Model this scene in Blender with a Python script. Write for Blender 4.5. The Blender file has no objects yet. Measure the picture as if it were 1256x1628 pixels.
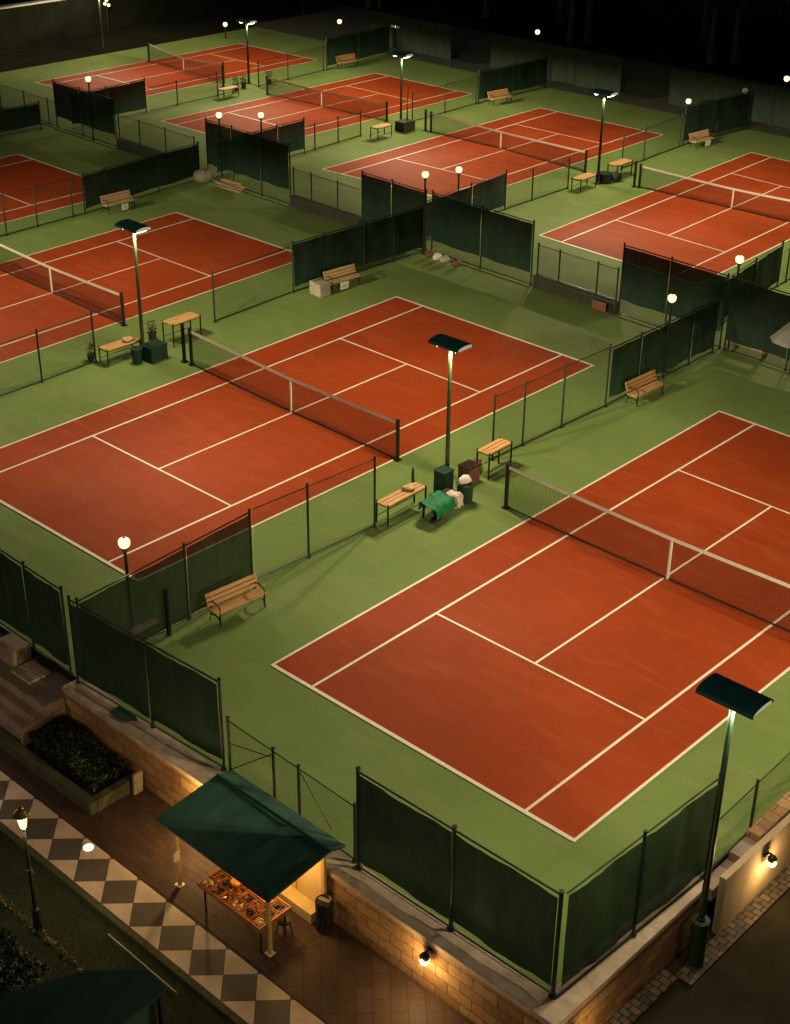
import bpy, math, random
from mathutils import Vector, Matrix
random.seed(7)
R = math.radians
sc = bpy.context.scene
COL = sc.collection

# ------------------------------------------------------------------ materials
def nodes_of(name):
    m = bpy.data.materials.new(name); m.use_nodes = True
    nt = m.node_tree; nt.nodes.clear()
    out = nt.nodes.new('ShaderNodeOutputMaterial')
    return m, nt, out
def N(nt, t, **k):
    n = nt.nodes.new(t)
    for a, v in k.items():
        if a.startswith('i_'): n.inputs[a[2:].replace('_', ' ')].default_value = v
        else: setattr(n, a, v)
    return n
def rgb(c): return (c[0], c[1], c[2], 1)
def mul(c, f): return (min(1, c[0]*f), min(1, c[1]*f), min(1, c[2]*f), 1)
def noise(nt, vec, scale, detail=4, rough=.55, dist=0.):
    n = N(nt, 'ShaderNodeTexNoise'); n.inputs['Scale'].default_value = scale
    n.inputs['Detail'].default_value = detail; n.inputs['Roughness'].default_value = rough
    n.inputs['Distortion'].default_value = dist
    if vec is not None: nt.links.new(vec, n.inputs['Vector'])
    return n.outputs['Fac']
def ramp(nt, fac, lo, hi, c0, c1):
    r = N(nt, 'ShaderNodeValToRGB'); e = r.color_ramp.elements
    e[0].position, e[1].position = lo, hi; e[0].color, e[1].color = rgb(c0), rgb(c1)
    nt.links.new(fac, r.inputs['Fac']); return r.outputs['Color']
def mix(nt, a, b, fac, mode='MIX'):
    m = N(nt, 'ShaderNodeMix', data_type='RGBA', blend_type=mode)
    for s, v in ((0, fac), (6, a), (7, b)):
        if hasattr(v, 'links'): nt.links.new(v, m.inputs[s])
        else: m.inputs[s].default_value = v
    return m.outputs[2]
def coord(nt, kind='Object', scale=(1, 1, 1), rot=(0, 0, 0)):
    t = N(nt, 'ShaderNodeTexCoord'); mp = N(nt, 'ShaderNodeMapping')
    mp.inputs['Scale'].default_value = scale; mp.inputs['Rotation'].default_value = rot
    nt.links.new(t.outputs[kind], mp.inputs['Vector']); return mp.outputs['Vector']
def finish(nt, out, color, rough=.7, bump=None, bstr=.2, bdist=.02, metal=0., spec=.35):
    b = N(nt, 'ShaderNodeBsdfPrincipled')
    if hasattr(color, 'links'): nt.links.new(color, b.inputs['Base Color'])
    else: b.inputs['Base Color'].default_value = rgb(color)
    if hasattr(rough, 'links'): nt.links.new(rough, b.inputs['Roughness'])
    else: b.inputs['Roughness'].default_value = rough
    b.inputs['Metallic'].default_value = metal
    b.inputs['Specular IOR Level'].default_value = spec
    if bump is not None:
        k = N(nt, 'ShaderNodeBump'); k.inputs['Strength'].default_value = bstr; k.inputs['Distance'].default_value = bdist
        nt.links.new(bump, k.inputs['Height']); nt.links.new(k.outputs['Normal'], b.inputs['Normal'])
    nt.links.new(b.outputs[0], out.inputs['Surface']); return b
def mottled(name, c, var=.25, scale=3., rough=.7, bstr=.15, stretch=(1, 1, 1), metal=0., spec=.35, kind='Object', fine=40.):
    m, nt, out = nodes_of(name)
    v = coord(nt, kind, stretch)
    a = noise(nt, v, scale, 5, .6); b = noise(nt, v, scale*.22, 3, .5); f = noise(nt, v, fine, 3)
    col = ramp(nt, a, .3, .7, mul(c, 1-var), mul(c, 1+var))
    col = mix(nt, col, ramp(nt, b, .3, .7, (1-var*.7,)*3, (1,)*3), 1., 'MULTIPLY')
    finish(nt, out, col, rough, f, bstr, .01, metal, spec); return m
def court_paint(name, c, worn, stretch_rot=0.):
    """sports-court acrylic: broad cloudy wear, drag-broom streaks, fine grit"""
    m, nt, out = nodes_of(name)
    v = coord(nt, 'Object'); vs = coord(nt, 'Object', (.5, 2.2, 1), (0, 0, R(28)))
    vs2 = coord(nt, 'Object', (1.8, .45, 1), (0, 0, R(-15)))
    a = noise(nt, v, .16, 5, .55, .6); s = noise(nt, vs, .55, 6, .62, 1.2); s2 = noise(nt, vs2, .8, 5, .65, .8); g = noise(nt, v, 55, 3)
    col = ramp(nt, a, .32, .68, mul(c, .86), mul(c, 1.1))
    col = mix(nt, col, rgb(worn), ramp(nt, s, .5, .7, (0, 0, 0), (.6, .6, .6)))
    col = mix(nt, col, mul(c, .72), ramp(nt, s2, .55, .72, (0, 0, 0), (.35, .35, .35)))
    st = noise(nt, v, 1.1, 4, .7); col = mix(nt, col, mul(c, .6), ramp(nt, st, .66, .8, (0, 0, 0), (.35, .35, .35)))
    sl = noise(nt, coord(nt, 'Object', (.9, 7, 1), (0, 0, R(62))), .9, 4, .6, 1.5); col = mix(nt, col, rgb(worn), ramp(nt, sl, .6, .72, (0, 0, 0), (.65, .65, .65)))
    sp_ = noise(nt, v, 7.5, 2, .5); col = mix(nt, col, mul(c, .5), ramp(nt, sp_, .69, .74, (0, 0, 0), (.45, .45, .45)))
    finish(nt, out, col, .78, g, .12, .004, 0, .08); return m
def fabric_screen(name, c, clear, trl=.1):
    m, nt, out = nodes_of(name)
    v = coord(nt, 'Object', (1, 1, .35))
    a = noise(nt, v, 2.2, 5, .6); w = noise(nt, coord(nt, 'Object', (1, 1, 8)), 30, 2)
    vs_ = noise(nt, coord(nt, 'Object', (1, 1, .06)), 5., 4, .65)
    col = mix(nt, ramp(nt, a, .3, .7, mul(c, .8), mul(c, 1.2)), ramp(nt, vs_, .3, .75, (.88,)*3, (1.12,)*3), 1., 'MULTIPLY')
    d = N(nt, 'ShaderNodeBsdfDiffuse'); nt.links.new(col, d.inputs['Color'])
    tl = N(nt, 'ShaderNodeBsdfTranslucent'); nt.links.new(col, tl.inputs['Color'])
    gl = N(nt, 'ShaderNodeBsdfGlossy'); gl.inputs['Roughness'].default_value = .55; gl.inputs['Color'].default_value = (.2, .22, .2, 1)
    bp = N(nt, 'ShaderNodeBump'); bp.inputs['Strength'].default_value = .25; bp.inputs['Distance'].default_value = .01
    nt.links.new(w, bp.inputs['Height']); nt.links.new(bp.outputs[0], d.inputs['Normal'])
    tr = N(nt, 'ShaderNodeBsdfTransparent')
    m1 = N(nt, 'ShaderNodeMixShader'); m1.inputs[0].default_value = trl
    nt.links.new(d.outputs[0], m1.inputs[1]); nt.links.new(tl.outputs[0], m1.inputs[2])
    m0 = N(nt, 'ShaderNodeMixShader'); m0.inputs[0].default_value = .035
    nt.links.new(m1.outputs[0], m0.inputs[1]); nt.links.new(gl.outputs[0], m0.inputs[2])
    m2 = N(nt, 'ShaderNodeMixShader')
    cl = N(nt, 'ShaderNodeMapRange'); cl.inputs['From Min'].default_value = .3; cl.inputs['From Max'].default_value = .7
    cl.inputs['To Min'].default_value = clear*.8; cl.inputs['To Max'].default_value = clear*1.2
    nt.links.new(a, cl.inputs['Value']); nt.links.new(cl.outputs[0], m2.inputs[0])
    nt.links.new(m0.outputs[0], m2.inputs[1]); nt.links.new(tr.outputs[0], m2.inputs[2])
    nt.links.new(m2.outputs[0], out.inputs['Surface']); return m
def wire(name, c, pitch, thick, diamond):
    """woven mesh: the holes are real holes (transparent), from UVs in metres"""
    m, nt, out = nodes_of(name)
    t = N(nt, 'ShaderNodeTexCoord'); sp = N(nt, 'ShaderNodeSeparateXYZ'); nt.links.new(t.outputs['UV'], sp.inputs[0])
    def M(op, a, b=None):
        n = N(nt, 'ShaderNodeMath', operation=op)
        for i, x in enumerate((a, b)):
            if x is None: continue
            if hasattr(x, 'links'): nt.links.new(x, n.inputs[i])
            else: n.inputs[i].default_value = x
        return n.outputs[0]
    u, v = sp.outputs[0], sp.outputs[1]
    if diamond: u, v = M('ADD', u, v), M('SUBTRACT', u, v)
    def line(x): return M('LESS_THAN', M('PINGPONG', M('DIVIDE', x, pitch), .5), thick)
    fac = M('MAXIMUM', line(u), line(v))
    d = N(nt, 'ShaderNodeBsdfPrincipled'); d.inputs['Base Color'].default_value = rgb(c); d.inputs['Roughness'].default_value = .6
    tr = N(nt, 'ShaderNodeBsdfTransparent'); mx = N(nt, 'ShaderNodeMixShader')
    nt.links.new(fac, mx.inputs[0]); nt.links.new(tr.outputs[0], mx.inputs[1]); nt.links.new(d.outputs[0], mx.inputs[2])
    nt.links.new(mx.outputs[0], out.inputs['Surface']); return m
def emit(name, c, s):
    m, nt, out = nodes_of(name); e = N(nt, 'ShaderNodeEmission'); e.inputs[0].default_value = rgb(c); e.inputs[1].default_value = s
    nt.links.new(e.outputs[0], out.inputs['Surface']); return m
def masonry(name, c1, c2, mortar, bw, bh, msize=.012, rot=(0, 0, 0), rough=.85, bias=0., offset=.5, sq=1., bump=.5, var=.25):
    m, nt, out = nodes_of(name)
    v = coord(nt, 'UV', (1, 1, 1), rot)
    wv = N(nt, 'ShaderNodeVectorMath', operation='ADD'); nn = N(nt, 'ShaderNodeTexNoise'); nn.inputs['Scale'].default_value = 2.
    nt.links.new(v, nn.inputs['Vector']); sub = N(nt, 'ShaderNodeVectorMath', operation='SCALE'); sub.inputs['Scale'].default_value = .015
    nt.links.new(nn.outputs['Color'], sub.inputs[0]); nt.links.new(v, wv.inputs[0]); nt.links.new(sub.outputs[0], wv.inputs[1])
    b = N(nt, 'ShaderNodeTexBrick', offset=offset, squash=sq)
    b.inputs['Color1'].default_value = rgb(c1); b.inputs['Color2'].default_value = rgb(c2); b.inputs['Mortar'].default_value = rgb(mortar)
    b.inputs['Scale'].default_value = 1; b.inputs['Brick Width'].default_value = bw; b.inputs['Row Height'].default_value = bh
    b.inputs['Mortar Size'].default_value = msize; b.inputs['Mortar Smooth'].default_value = .3; b.inputs['Bias'].default_value = bias
    nt.links.new(wv.outputs[0], b.inputs['Vector'])
    a = noise(nt, v, 7, 6, .7); big = noise(nt, v, .7, 4, .6)
    col = mix(nt, b.outputs['Color'], ramp(nt, a, .3, .7, (1-var,)*3, (1+var*.4,)*3), 1., 'MULTIPLY')
    col = mix(nt, col, ramp(nt, big, .3, .7, (.7,)*3, (1.05,)*3), 1., 'MULTIPLY')
    h = N(nt, 'ShaderNodeMath', operation='MULTIPLY_ADD'); nt.links.new(a, h.inputs[0]); h.inputs[1].default_value = .5
    inv = N(nt, 'ShaderNodeMath', operation='SUBTRACT'); inv.inputs[0].default_value = 1.; nt.links.new(b.outputs['Fac'], inv.inputs[1])
    nt.links.new(inv.outputs[0], h.inputs[2])
    finish(nt, out, col, rough, h.outputs[0], bump, .015); return m
def checker_tiles(name):
    m, nt, out = nodes_of(name)
    s = .792
    t = N(nt, 'ShaderNodeTexCoord'); mp = N(nt, 'ShaderNodeMapping')
    mp.inputs['Location'].default_value = (-1.81, 7.8, 0)
    nt.links.new(t.outputs['UV'], mp.inputs['Vector'])
    m2 = N(nt, 'ShaderNodeMapping'); m2.inputs['Rotation'].default_value = (0, 0, R(45)); m2.inputs['Scale'].default_value = (1, 1, 1)
    nt.links.new(mp.outputs[0], m2.inputs['Vector'])
    m3 = N(nt, 'ShaderNodeMapping'); m3.inputs['Location'].default_value = (s/2, s/2, .01); nt.links.new(m2.outputs[0], m3.inputs['Vector'])
    ck = N(nt, 'ShaderNodeTexChecker'); ck.inputs['Scale'].default_value = 1/s
    ck.inputs['Color2'].default_value = (.11, .098, .082, 1); ck.inputs['Color1'].default_value = (.62, .52, .43, 1)
    nt.links.new(m3.outputs[0], ck.inputs['Vector'])
    b = N(nt, 'ShaderNodeTexBrick', offset=0.); b.inputs['Scale'].default_value = 1
    b.inputs['Brick Width'].default_value = s; b.inputs['Row Height'].default_value = s; b.inputs['Mortar Size'].default_value = .008
    b.inputs['Color1'].default_value = b.inputs['Color2'].default_value = (1, 1, 1, 1); b.inputs['Mortar'].default_value = (.25, .22, .2, 1)
    nt.links.new(m3.outputs[0], b.inputs['Vector'])
    v = coord(nt, 'UV'); a = noise(nt, v, 1.3, 6, .65); f = noise(nt, v, 25, 4)
    col = mix(nt, ck.outputs[0], b.outputs['Color'], 1., 'MULTIPLY')
    col = mix(nt, col, ramp(nt, a, .3, .7, (.7, .68, .66), (1.05, 1.05, 1.05)), 1., 'MULTIPLY')
    finish(nt, out, col, .6, f, .15, .005); return m
def wood(name, c):
    m, nt, out = nodes_of(name); v = coord(nt, 'Object', (14, 1.2, 14))
    a = noise(nt, v, 2.5, 5, .6, .6); b = noise(nt, coord(nt, 'Object', (9, .5, 9)), 1.4, 2)
    col = ramp(nt, a, .3, .7, mul(c, .7), mul(c, 1.15)); col = mix(nt, col, ramp(nt, b, .35, .65, (.75, .72, .7), (1, 1, 1)), 1., 'MULTIPLY')
    finish(nt, out, col, .5, a, .2, .004); return m
def leaf_mat(name, c0, c1):
    m, nt, out = nodes_of(name); g = N(nt, 'ShaderNodeNewGeometry'); v = coord(nt, 'Object')
    a = noise(nt, v, 1.6, 3); col = ramp(nt, a, .35, .65, c0, c1)
    rnd = N(nt, 'ShaderNodeMath', operation='MULTIPLY_ADD'); nt.links.new(g.outputs['Random Per Island'], rnd.inputs[0]); rnd.inputs[1].default_value = .8; rnd.inputs[2].default_value = .6
    cm = N(nt, 'ShaderNodeCombineColor'); [nt.links.new(rnd.outputs[0], cm.inputs[i]) for i in range(3)]
    col = mix(nt, col, cm.outputs[0], 1., 'MULTIPLY')
    finish(nt, out, col, .45, None); return m

WARM = (1.0, .80, .50)
M = dict(
 brass=mottled('aged_brass', (.25, .17, .06), .3, 6, .35, .05, (1, 1, 1), .8),
 red=court_paint('red_court_paint', (.335, .053, .0115), (.385, .086, .024)),
 green=court_paint('green_court_paint', (.172, .256, .076), (.215, .285, .095)),
 line=mottled('white_line_paint', (.86, .79, .66), .08, 6, .6),
 black=mottled('black_metal', (.012, .016, .013), .3, 6, .45, .05),
 greenmetal=mottled('dark_green_paint', (.018, .042, .026), .25, 5, .4, .08),
 rail=mottled('fence_tube', (.02, .035, .024), .3, 6, .42, .05),
 poleg=mottled('green_pole_paint', (.05, .085, .045), .2, 4, .38, .05),
 housing=mottled('lamp_housing_paint', (.035, .24, .225), .3, 3, .35, .1),
 pale=emit('lit_end_diffuser', (.85, .82, .55), .42),
 screen=fabric_screen('dark_windscreen_fabric', (.017, .038, .026), .02, .05),
 screen4=fabric_screen('greygreen_windscreen_fabric', (.036, .056, .037), .04, .1),  # paler grey-green than the other screen fabrics
 screen2=fabric_screen('thin_windscreen_fabric', (.018, .034, .021), .09),
 screen3=fabric_screen('green_windscreen_fabric', (.02, .055, .035), .06),
 link=wire('chain_link_wire', (.014, .024, .012), .075, .042, True),
 net=wire('net_cord', (.02, .018, .014), .055, .10, False),
 band=mottled('net_band_canvas', (.80, .77, .70), .08, 8, .8),
 wood=wood('orange_bench_wood', (.66, .375, .15)), wood2=wood('weathered_bench_wood', (.58, .40, .21)),
 stone=masonry('ashlar_sandstone', (.46, .28, .13), (.28, .145, .06), (.12, .07, .035), .72, .34, .013, var=.35, bump=.8),
 cap=mottled('sandstone_cap', (.44, .35, .26), .25, 2.5, .85, .5),
 plaster=mottled('smooth_wall_plaster', (.42, .32, .21), .16, 1.5, .85, .3),
 pavers=masonry('brown_brick_pavers', (.08, .046, .033), (.052, .032, .025), (.03, .022, .018), .42, .21, .01, (0, 0, R(0)), .7),
 pavers2=masonry('kiosk_apron_pavers', (.10, .06, .042), (.068, .042, .03), (.035, .025, .02), .8, .4, .012, (0, 0, R(45)), .65),
 checker=checker_tiles('checker_paving'),
 kerbbrick=masonry('cobble_edge', (.15, .105, .06), (.055, .04, .024), (.02, .016, .012), .27, .2, .02, var=.5, bump=.9),
 asphalt=mottled('road_asphalt', (.022, .018, .010), .25, 1.2, .85, .4, (1, 1, 1), 0., .05),
 soil=mottled('dark_soil', (.018, .018, .011), .3, .5, .95, .5, (1, 1, 1), 0., .03),
 lawn=mottled('lawn_soil', (.022, .035, .012), .35, 1.4, .95, .5),
 walk=mottled('grey_green_walkway', (.075, .085, .06), .2, .4, .85, .2),
 kerbgreen=mottled('mossy_kerb_stone', (.06, .07, .035), .3, 3, .85, .4),
 step=mottled('step_stone', (.26, .20, .155), .25, 2., .85, .4),
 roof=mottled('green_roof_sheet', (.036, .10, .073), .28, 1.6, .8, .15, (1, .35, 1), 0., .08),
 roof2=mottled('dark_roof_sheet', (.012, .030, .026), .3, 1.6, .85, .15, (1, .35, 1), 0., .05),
 cream=mottled('cream_panel', (.70, .52, .24), .12, 2, .6),
 postwood=mottled('yellow_post_paint', (.55, .38, .17), .15, 6, .5),
 crate=wood('crate_wood', (.40, .15, .06)),
 goods=mottled('snack_packets', (.35, .12, .05), .9, 9, .4), goods2=mottled('dark_goods', (.06, .028, .02), .8, 9, .5),
 orange=mottled('orange_plastic', (.75, .32, .06), .1, 4, .4),
 white=mottled('white_paper', (.78, .76, .70), .08, 6, .8), grey=mottled('grey_cloth', (.42, .42, .37), .15, 3, .85),
 board=mottled('grey_board', (.30, .28, .20), .2, 3, .8),
 jacket=mottled('green_jacket_cloth', (.01, .19, .075), .3, 5, .75, .4), pink=mottled('pink_towel_cloth', (.66, .54, .50), .15, 5, .9, .4),
 bin=mottled('dark_green_plastic', (.014, .05, .03), .2, 4, .4), brownbox=mottled('red_brown_box', (.19, .075, .05), .25, 5, .7),
 planter=mottled('planter_grey', (.032, .036, .026), .3, 6, .7),
 leaf=leaf_mat('hedge_leaves', (.012, .022, .010), (.03, .045, .02)), leaf2=leaf_mat('tree_leaves', (.012, .018, .008), (.03, .042, .018)),
 blade=leaf_mat('grass_blades', (.02, .035, .010), (.04, .06, .018)), yblade=leaf_mat('yellow_shrub_leaves', (.10, .12, .03), (.20, .20, .06)),
 bark=mottled('pale_bark', (.10, .085, .06), .35, 4, .9, .6, (1, 1, .3)),
 darkwall=mottled('dark_clad_wall', (.012, .014, .009), .35, .6, .9, .15, (1, 1, 1), 0., .03), wallrail=mottled('pale_parapet', (.5, .5, .45), .1, 2, .7),
 globe=emit('lit_globe', (1, .76, .34), 2.3), wallglobe=emit('lit_wall_globe', (1, .75, .34), 2.8), lens=emit('lit_lens', (1, .88, .58), 7),
 farglobe=emit('lit_far_globe', (1, .80, .38), 2.4), disc=emit('lit_disc', (1, .85, .62), 3.2), kbulb=emit('lit_kiosk_tube', (1, .62, .22), 14), strip=emit('lit_strip', (.75, 1, .5), 2.5),
)

# ------------------------------------------------------------------ mesh builder
class MB:
    def __init__(s): s.v = []; s.f = []; s.uv = {}
    def add(s, vs, fs):
        o = len(s.v); s.v += [tuple(x) for x in vs]; s.f += [tuple(i+o for i in f) for f in fs]; return s
    def box(s, c, d, rz=0., rx=0., ry=0.):
        m = Matrix.Rotation(rz, 3, 'Z') @ Matrix.Rotation(ry, 3, 'Y') @ Matrix.Rotation(rx, 3, 'X')
        p = [Vector(c) + m @ Vector((x*d[0]/2, y*d[1]/2, z*d[2]/2)) for x in (-1, 1) for y in (-1, 1) for z in (-1, 1)]
        return s.add(p, [(0, 1, 3, 2), (4, 6, 7, 5), (0, 4, 5, 1), (2, 3, 7, 6), (0, 2, 6, 4), (1, 5, 7, 3)])
    def lim(s, x0, x1, y0, y1, z0, z1): return s.box(((x0+x1)/2, (y0+y1)/2, (z0+z1)/2), (x1-x0, y1-y0, z1-z0))
    def quad(s, *p): return s.add(p, [tuple(range(len(p)))])
    def tube(s, pts, r, n=8, cap=True):
        pts = [Vector(p) for p in pts]; rs = r if isinstance(r, (list, tuple)) else [r]*len(pts)
        o = []; up = Vector((0, 0, 1))
        for i, p in enumerate(pts):
            t = (pts[min(i+1, len(pts)-1)] - pts[max(i-1, 0)]).normalized()
            a = t.cross(up if abs(t.z) < .95 else Vector((1, 0, 0))).normalized(); b = t.cross(a)
            o += [p + (a*math.cos(2*math.pi*k/n) + b*math.sin(2*math.pi*k/n))*rs[i] for k in range(n)]
        fs = [(i*n+k, i*n+(k+1) % n, (i+1)*n+(k+1) % n, (i+1)*n+k) for i in range(len(pts)-1) for k in range(n)]
        if cap: fs += [tuple(range(n-1, -1, -1)), tuple((len(pts)-1)*n+k for k in range(n))]
        return s.add(o, fs)
    def lathe(s, prof, c=(0, 0, 0), n=16):
        o = [(c[0]+r*math.cos(2*math.pi*k/n), c[1]+r*math.sin(2*math.pi*k/n), c[2]+z) for r, z in prof for k in range(n)]
        fs = [(i*n+k, i*n+(k+1) % n, (i+1)*n+(k+1) % n, (i+1)*n+k) for i in range(len(prof)-1) for k in range(n)]
        fs += [tuple(range(n-1, -1, -1)), tuple((len(prof)-1)*n+k for k in range(n))]
        return s.add(o, fs)
    def ball(s, c, r, sz=1., n=14, m=8):
        return s.lathe([(max(.001, r*math.sin(math.pi*i/m)), -r*sz*math.cos(math.pi*i/m)) for i in range(m+1)], c, n)
    def prism(s, poly, ax, t0, t1):
        """outline poly extruded along axis ax (0,1,2) from t0 to t1"""
        def p(q, t):
            return {0: (t, q[0], q[1]), 1: (q[0], t, q[1]), 2: (q[0], q[1], t)}[ax]
        n = len(poly); vs = [p(q, t0) for q in poly] + [p(q, t1) for q in poly]
        return s.add(vs, [tuple(range(n)), tuple(range(2*n-1, n-1, -1))] + [(i, i+n, (i+1) % n+n, (i+1) % n) for i in range(n)])
    def cloth(s, fn, nu, nv):
        o = [fn(i/nu, j/nv) for j in range(nv+1) for i in range(nu+1)]
        return s.add(o, [(j*(nu+1)+i, j*(nu+1)+i+1, (j+1)*(nu+1)+i+1, (j+1)*(nu+1)+i) for j in range(nv) for i in range(nu)])
    def build(s, name, m, parent=None, org=(0, 0, 0), smooth=False, bevel=0., solid=0.):
        me = bpy.data.meshes.new(name)
        me.from_pydata([(x-org[0], y-org[1], z-org[2]) for x, y, z in s.v], [], s.f)
        if len(s.v) < 60000 and solid == 0.:
            import bmesh
            bm = bmesh.new(); bm.from_mesh(me); bmesh.ops.recalc_face_normals(bm, faces=bm.faces); bm.to_mesh(me); bm.free()
        uvl = me.uv_layers.new(name='UVMap'); ox, oy, oz = org
        for p in me.polygons:
            nx, ny, nz = (abs(q) for q in p.normal)
            for li in p.loop_indices:
                c = me.vertices[me.loops[li].vertex_index].co; x, y, z = c.x+ox, c.y+oy, c.z+oz
                uvl.data[li].uv = (x, y) if nz >= max(nx, ny) else ((y, z) if nx > ny else (x, z))
        me.materials.append(m if not isinstance(m, str) else M[m])
        if smooth:
            for p in me.polygons: p.use_smooth = True
        o = bpy.data.objects.new(name, me); COL.objects.link(o)
        if parent is not None: o.parent = parent
        else: o.location = org
        if bevel:
            b = o.modifiers.new('bevel', 'BEVEL'); b.width = bevel; b.segments = 2; b.limit_method = 'ANGLE'
        if solid:
            b = o.modifiers.new('thickness', 'SOLIDIFY'); b.thickness = solid; b.offset = 0
        return o
def tag(o, label=None, cat=None, group=None, kind=None):
    if label: o['label'] = label
    if cat: o['category'] = cat
    if group: o['group'] = group
    if kind: o['kind'] = kind
    return o
def thing(name, label, cat, loc, rz=0., group=None):
    o = bpy.data.objects.new(name, None); COL.objects.link(o); o.location = loc; o.rotation_euler = (0, 0, rz)
    o.empty_display_size = .2
    return tag(o, label, cat, group)
def dup(root, loc, rz=0., label=None, group=None):
    c = root.copy(); COL.objects.link(c); c.location = loc; c.rotation_euler = (0, 0, rz)
    if label: c['label'] = label
    if group: c['group'] = group
    for ch in [o for o in bpy.data.objects if o.parent == root]:
        d = ch.copy(); COL.objects.link(d); d.parent = c
        for gch in [o for o in bpy.data.objects if o.parent == ch]:
            e = gch.copy(); COL.objects.link(e); e.parent = d
    return c

ZL = -1.6          # level of the promenade and the road, below the courts
# ------------------------------------------------------------------ setting
def sheet(name, poly, z, m, parent=None):
    return MB().quad(*[(x, y, z) for x, y in poly]).build(name, m, parent)
def struct(o, label=None, cat=None): return tag(o, label, cat, None, 'structure')
struct(sheet('terrain', [(-2500, -2500), (2500, -2500), (2500, 2500), (-2500, 2500)], ZL-.3, 'soil'))
struct(MB().lim(-600, 13.95, -4.2, 700, ZL-.25, -.03).build('ground', 'soil'))
struct(sheet('court_apron', [(-71, -4.3), (13.9, -4.3), (13.9, 63.4), (-71, 63.4)], -.02, 'green'))
struct(sheet('walkway', [(-72, 63.45), (60, 63.45), (60, 76), (-72, 76)], -.018, 'walk'))
# lower level
struct(MB().lim(-40, 13.98, -7.16, -4.85, ZL-.2, ZL).build('brick_path', 'pavers'))
struct(MB().lim(-40, 40, -8.36, -7.17, ZL-.2, ZL-.004).build('checkered_pavement', 'checker'))
struct(sheet('paved_forecourt', [(7.45, -7.12), (13.8, -7.12), (13.8, -4.95), (7.45, -4.95)], ZL+.005, 'pavers2'))
struct(MB().lim(-40, 40, -60, -8.56, ZL-.25, ZL-.03).build('lawn', 'lawn'))
struct(MB().lim(-40, 40, -8.55, -8.37, ZL-.2, ZL+.03).build('path_edging', 'kerbgreen'))
struct(MB().lim(13.99, 60, -7.16, 60, ZL-.2, ZL-.01).build('road', 'asphalt'))

HOM = {
'A': [0.1568, 0.9923, -0.0064, -0.0303, 0.0043, 0.9793, 0.116, -0.1123],
'B': [-17.374, 0.9988, 0.0089, 0.1052, 0.0049, 0.9796, 0.0664, -0.1443],
'C': [-34.4446, 0.9385, -0.0292, 1.3974, -0.0015, 1.0028, 0, 0],
'D': [-51.0177, 0.9776, 0, 2.1346, -0.0212, 1.0, 0, 0],
'E': [-18.6319, 0.9074, -0.0311, 36.1968, -0.0489, 0.931, 0, 0],
'F': [-35.5501, 0.8166, 0.0127, 36.783, 0.1938, 0.8509, 0.339, -0.0724],
'G': [-51.268, 0.8605, -0.0023, 37.2731, 0.004, 0.8593, 0, 0],
'H': [-66.5077, 0.8144, -0.0054, 37.9112, 0.0117, 0.8283, 0, 0]}
def cm(k, u, v):
    o = HOM[k]; w = 1 + u*o[6]/100 + v*o[7]/100
    return ((o[0]+o[1]*u+o[2]*v)/w, (o[3]+o[4]*u+o[5]*v)/w)
W, XL, XR, XC, Y1, YN, Y2, LEN = 11.05, 1.62, 9.45, 5.5, 5.4, 12.05, 18.6, 23.85
for k in HOM:
    c = sheet('tennis_court', [cm(k, *p) for p in ((0, 0), (W, 0), (W, LEN), (0, LEN))], -.012, 'red')
    struct(c)
    m = MB()
    def ln(u0, v0, u1, v1, w):
        if u0 == u1: q = ((u0-w/2, v0-w/2), (u0+w/2, v0-w/2), (u0+w/2, v1+w/2), (u0-w/2, v1+w/2))
        else: q = ((u0, v0-w/2), (u1, v0-w/2), (u1, v0+w/2), (u0, v0+w/2))
        m.quad(*[(*cm(k, *p), zz) for p in q])
    h = .06
    zz = -.004
    for u in (0, W, XL, XR): ln(u, 0, u, LEN, h*1.5)
    ln(XC, Y1+.01, XC, Y2, h*1.3)
    zz = -.0015
    ln(h*.75, 0, W-h*.75, 0, .125); ln(h*.75, LEN, W-h*.75, LEN, .125)
    ln(XL+.04, Y1, XR-.04, Y1, h*1.3); ln(XL+.04, Y2, XR-.04, Y2, h*1.3)
    m.build('court_line', 'line', c)

# ------------------------------------------------------------------ nets
def net(pl_, pc_, pr_, hp, hc, label):
    """pl_, pr_: feet of the posts, pc_: foot of the centre strap"""
    ul, uc, ur = 0., math.dist(pl_, pc_), math.dist(pl_, pr_)
    def P(u):
        a, b, t = (pl_, pc_, u/uc) if u < uc else (pc_, pr_, (u-uc)/(ur-uc)); return (a[0]+(b[0]-a[0])*t, a[1]+(b[1]-a[1])*t)
    root = thing('tennis_net', label, 'tennis net', (*P(uc), 0), 0, 'nets across the courts'); o = (*P(uc), 0)
    def top(u):
        t = (uc-u)/uc if u < uc else (u-uc)/(ur-uc); return hc + (hp-.06-hc)*t**1.25
    us = [ul + (ur-ul)*i/28 for i in range(29)]
    MB().cloth(lambda a, b: (*P(ul+(ur-ul)*a), .05+(top(ul+(ur-ul)*a)-.05)*b), 28, 6).build('net_mesh', 'net', root, o)
    b = MB()
    for dy in (-.018, .018):
        b.cloth(lambda a, c: (P(ul+(ur-ul)*a)[0], P(ul+(ur-ul)*a)[1]+dy, top(ul+(ur-ul)*a)-.10+.11*c), 28, 1)
    b.build('top_band', 'band', root, o)
    MB().tube([(*P(u), .045) for u in us], .028, 6).build('bottom_band', 'black', root, o)
    x, y = P(uc); MB().lim(x-.035, x+.035, y-.03, y+.03, .0, hc-.02).build('centre_strap', 'band', root, o)
    for u in (ul, ur):
        x, y = P(u); q = MB().tube([(x, y, 0), (x, y, hp)], .075, 12); q.box((x, y, hp+.015), (.13, .13, .03)); q.box((x, y, .01), (.24, .24, .02))
        q.build('net_post', 'black', root, o)
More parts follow.
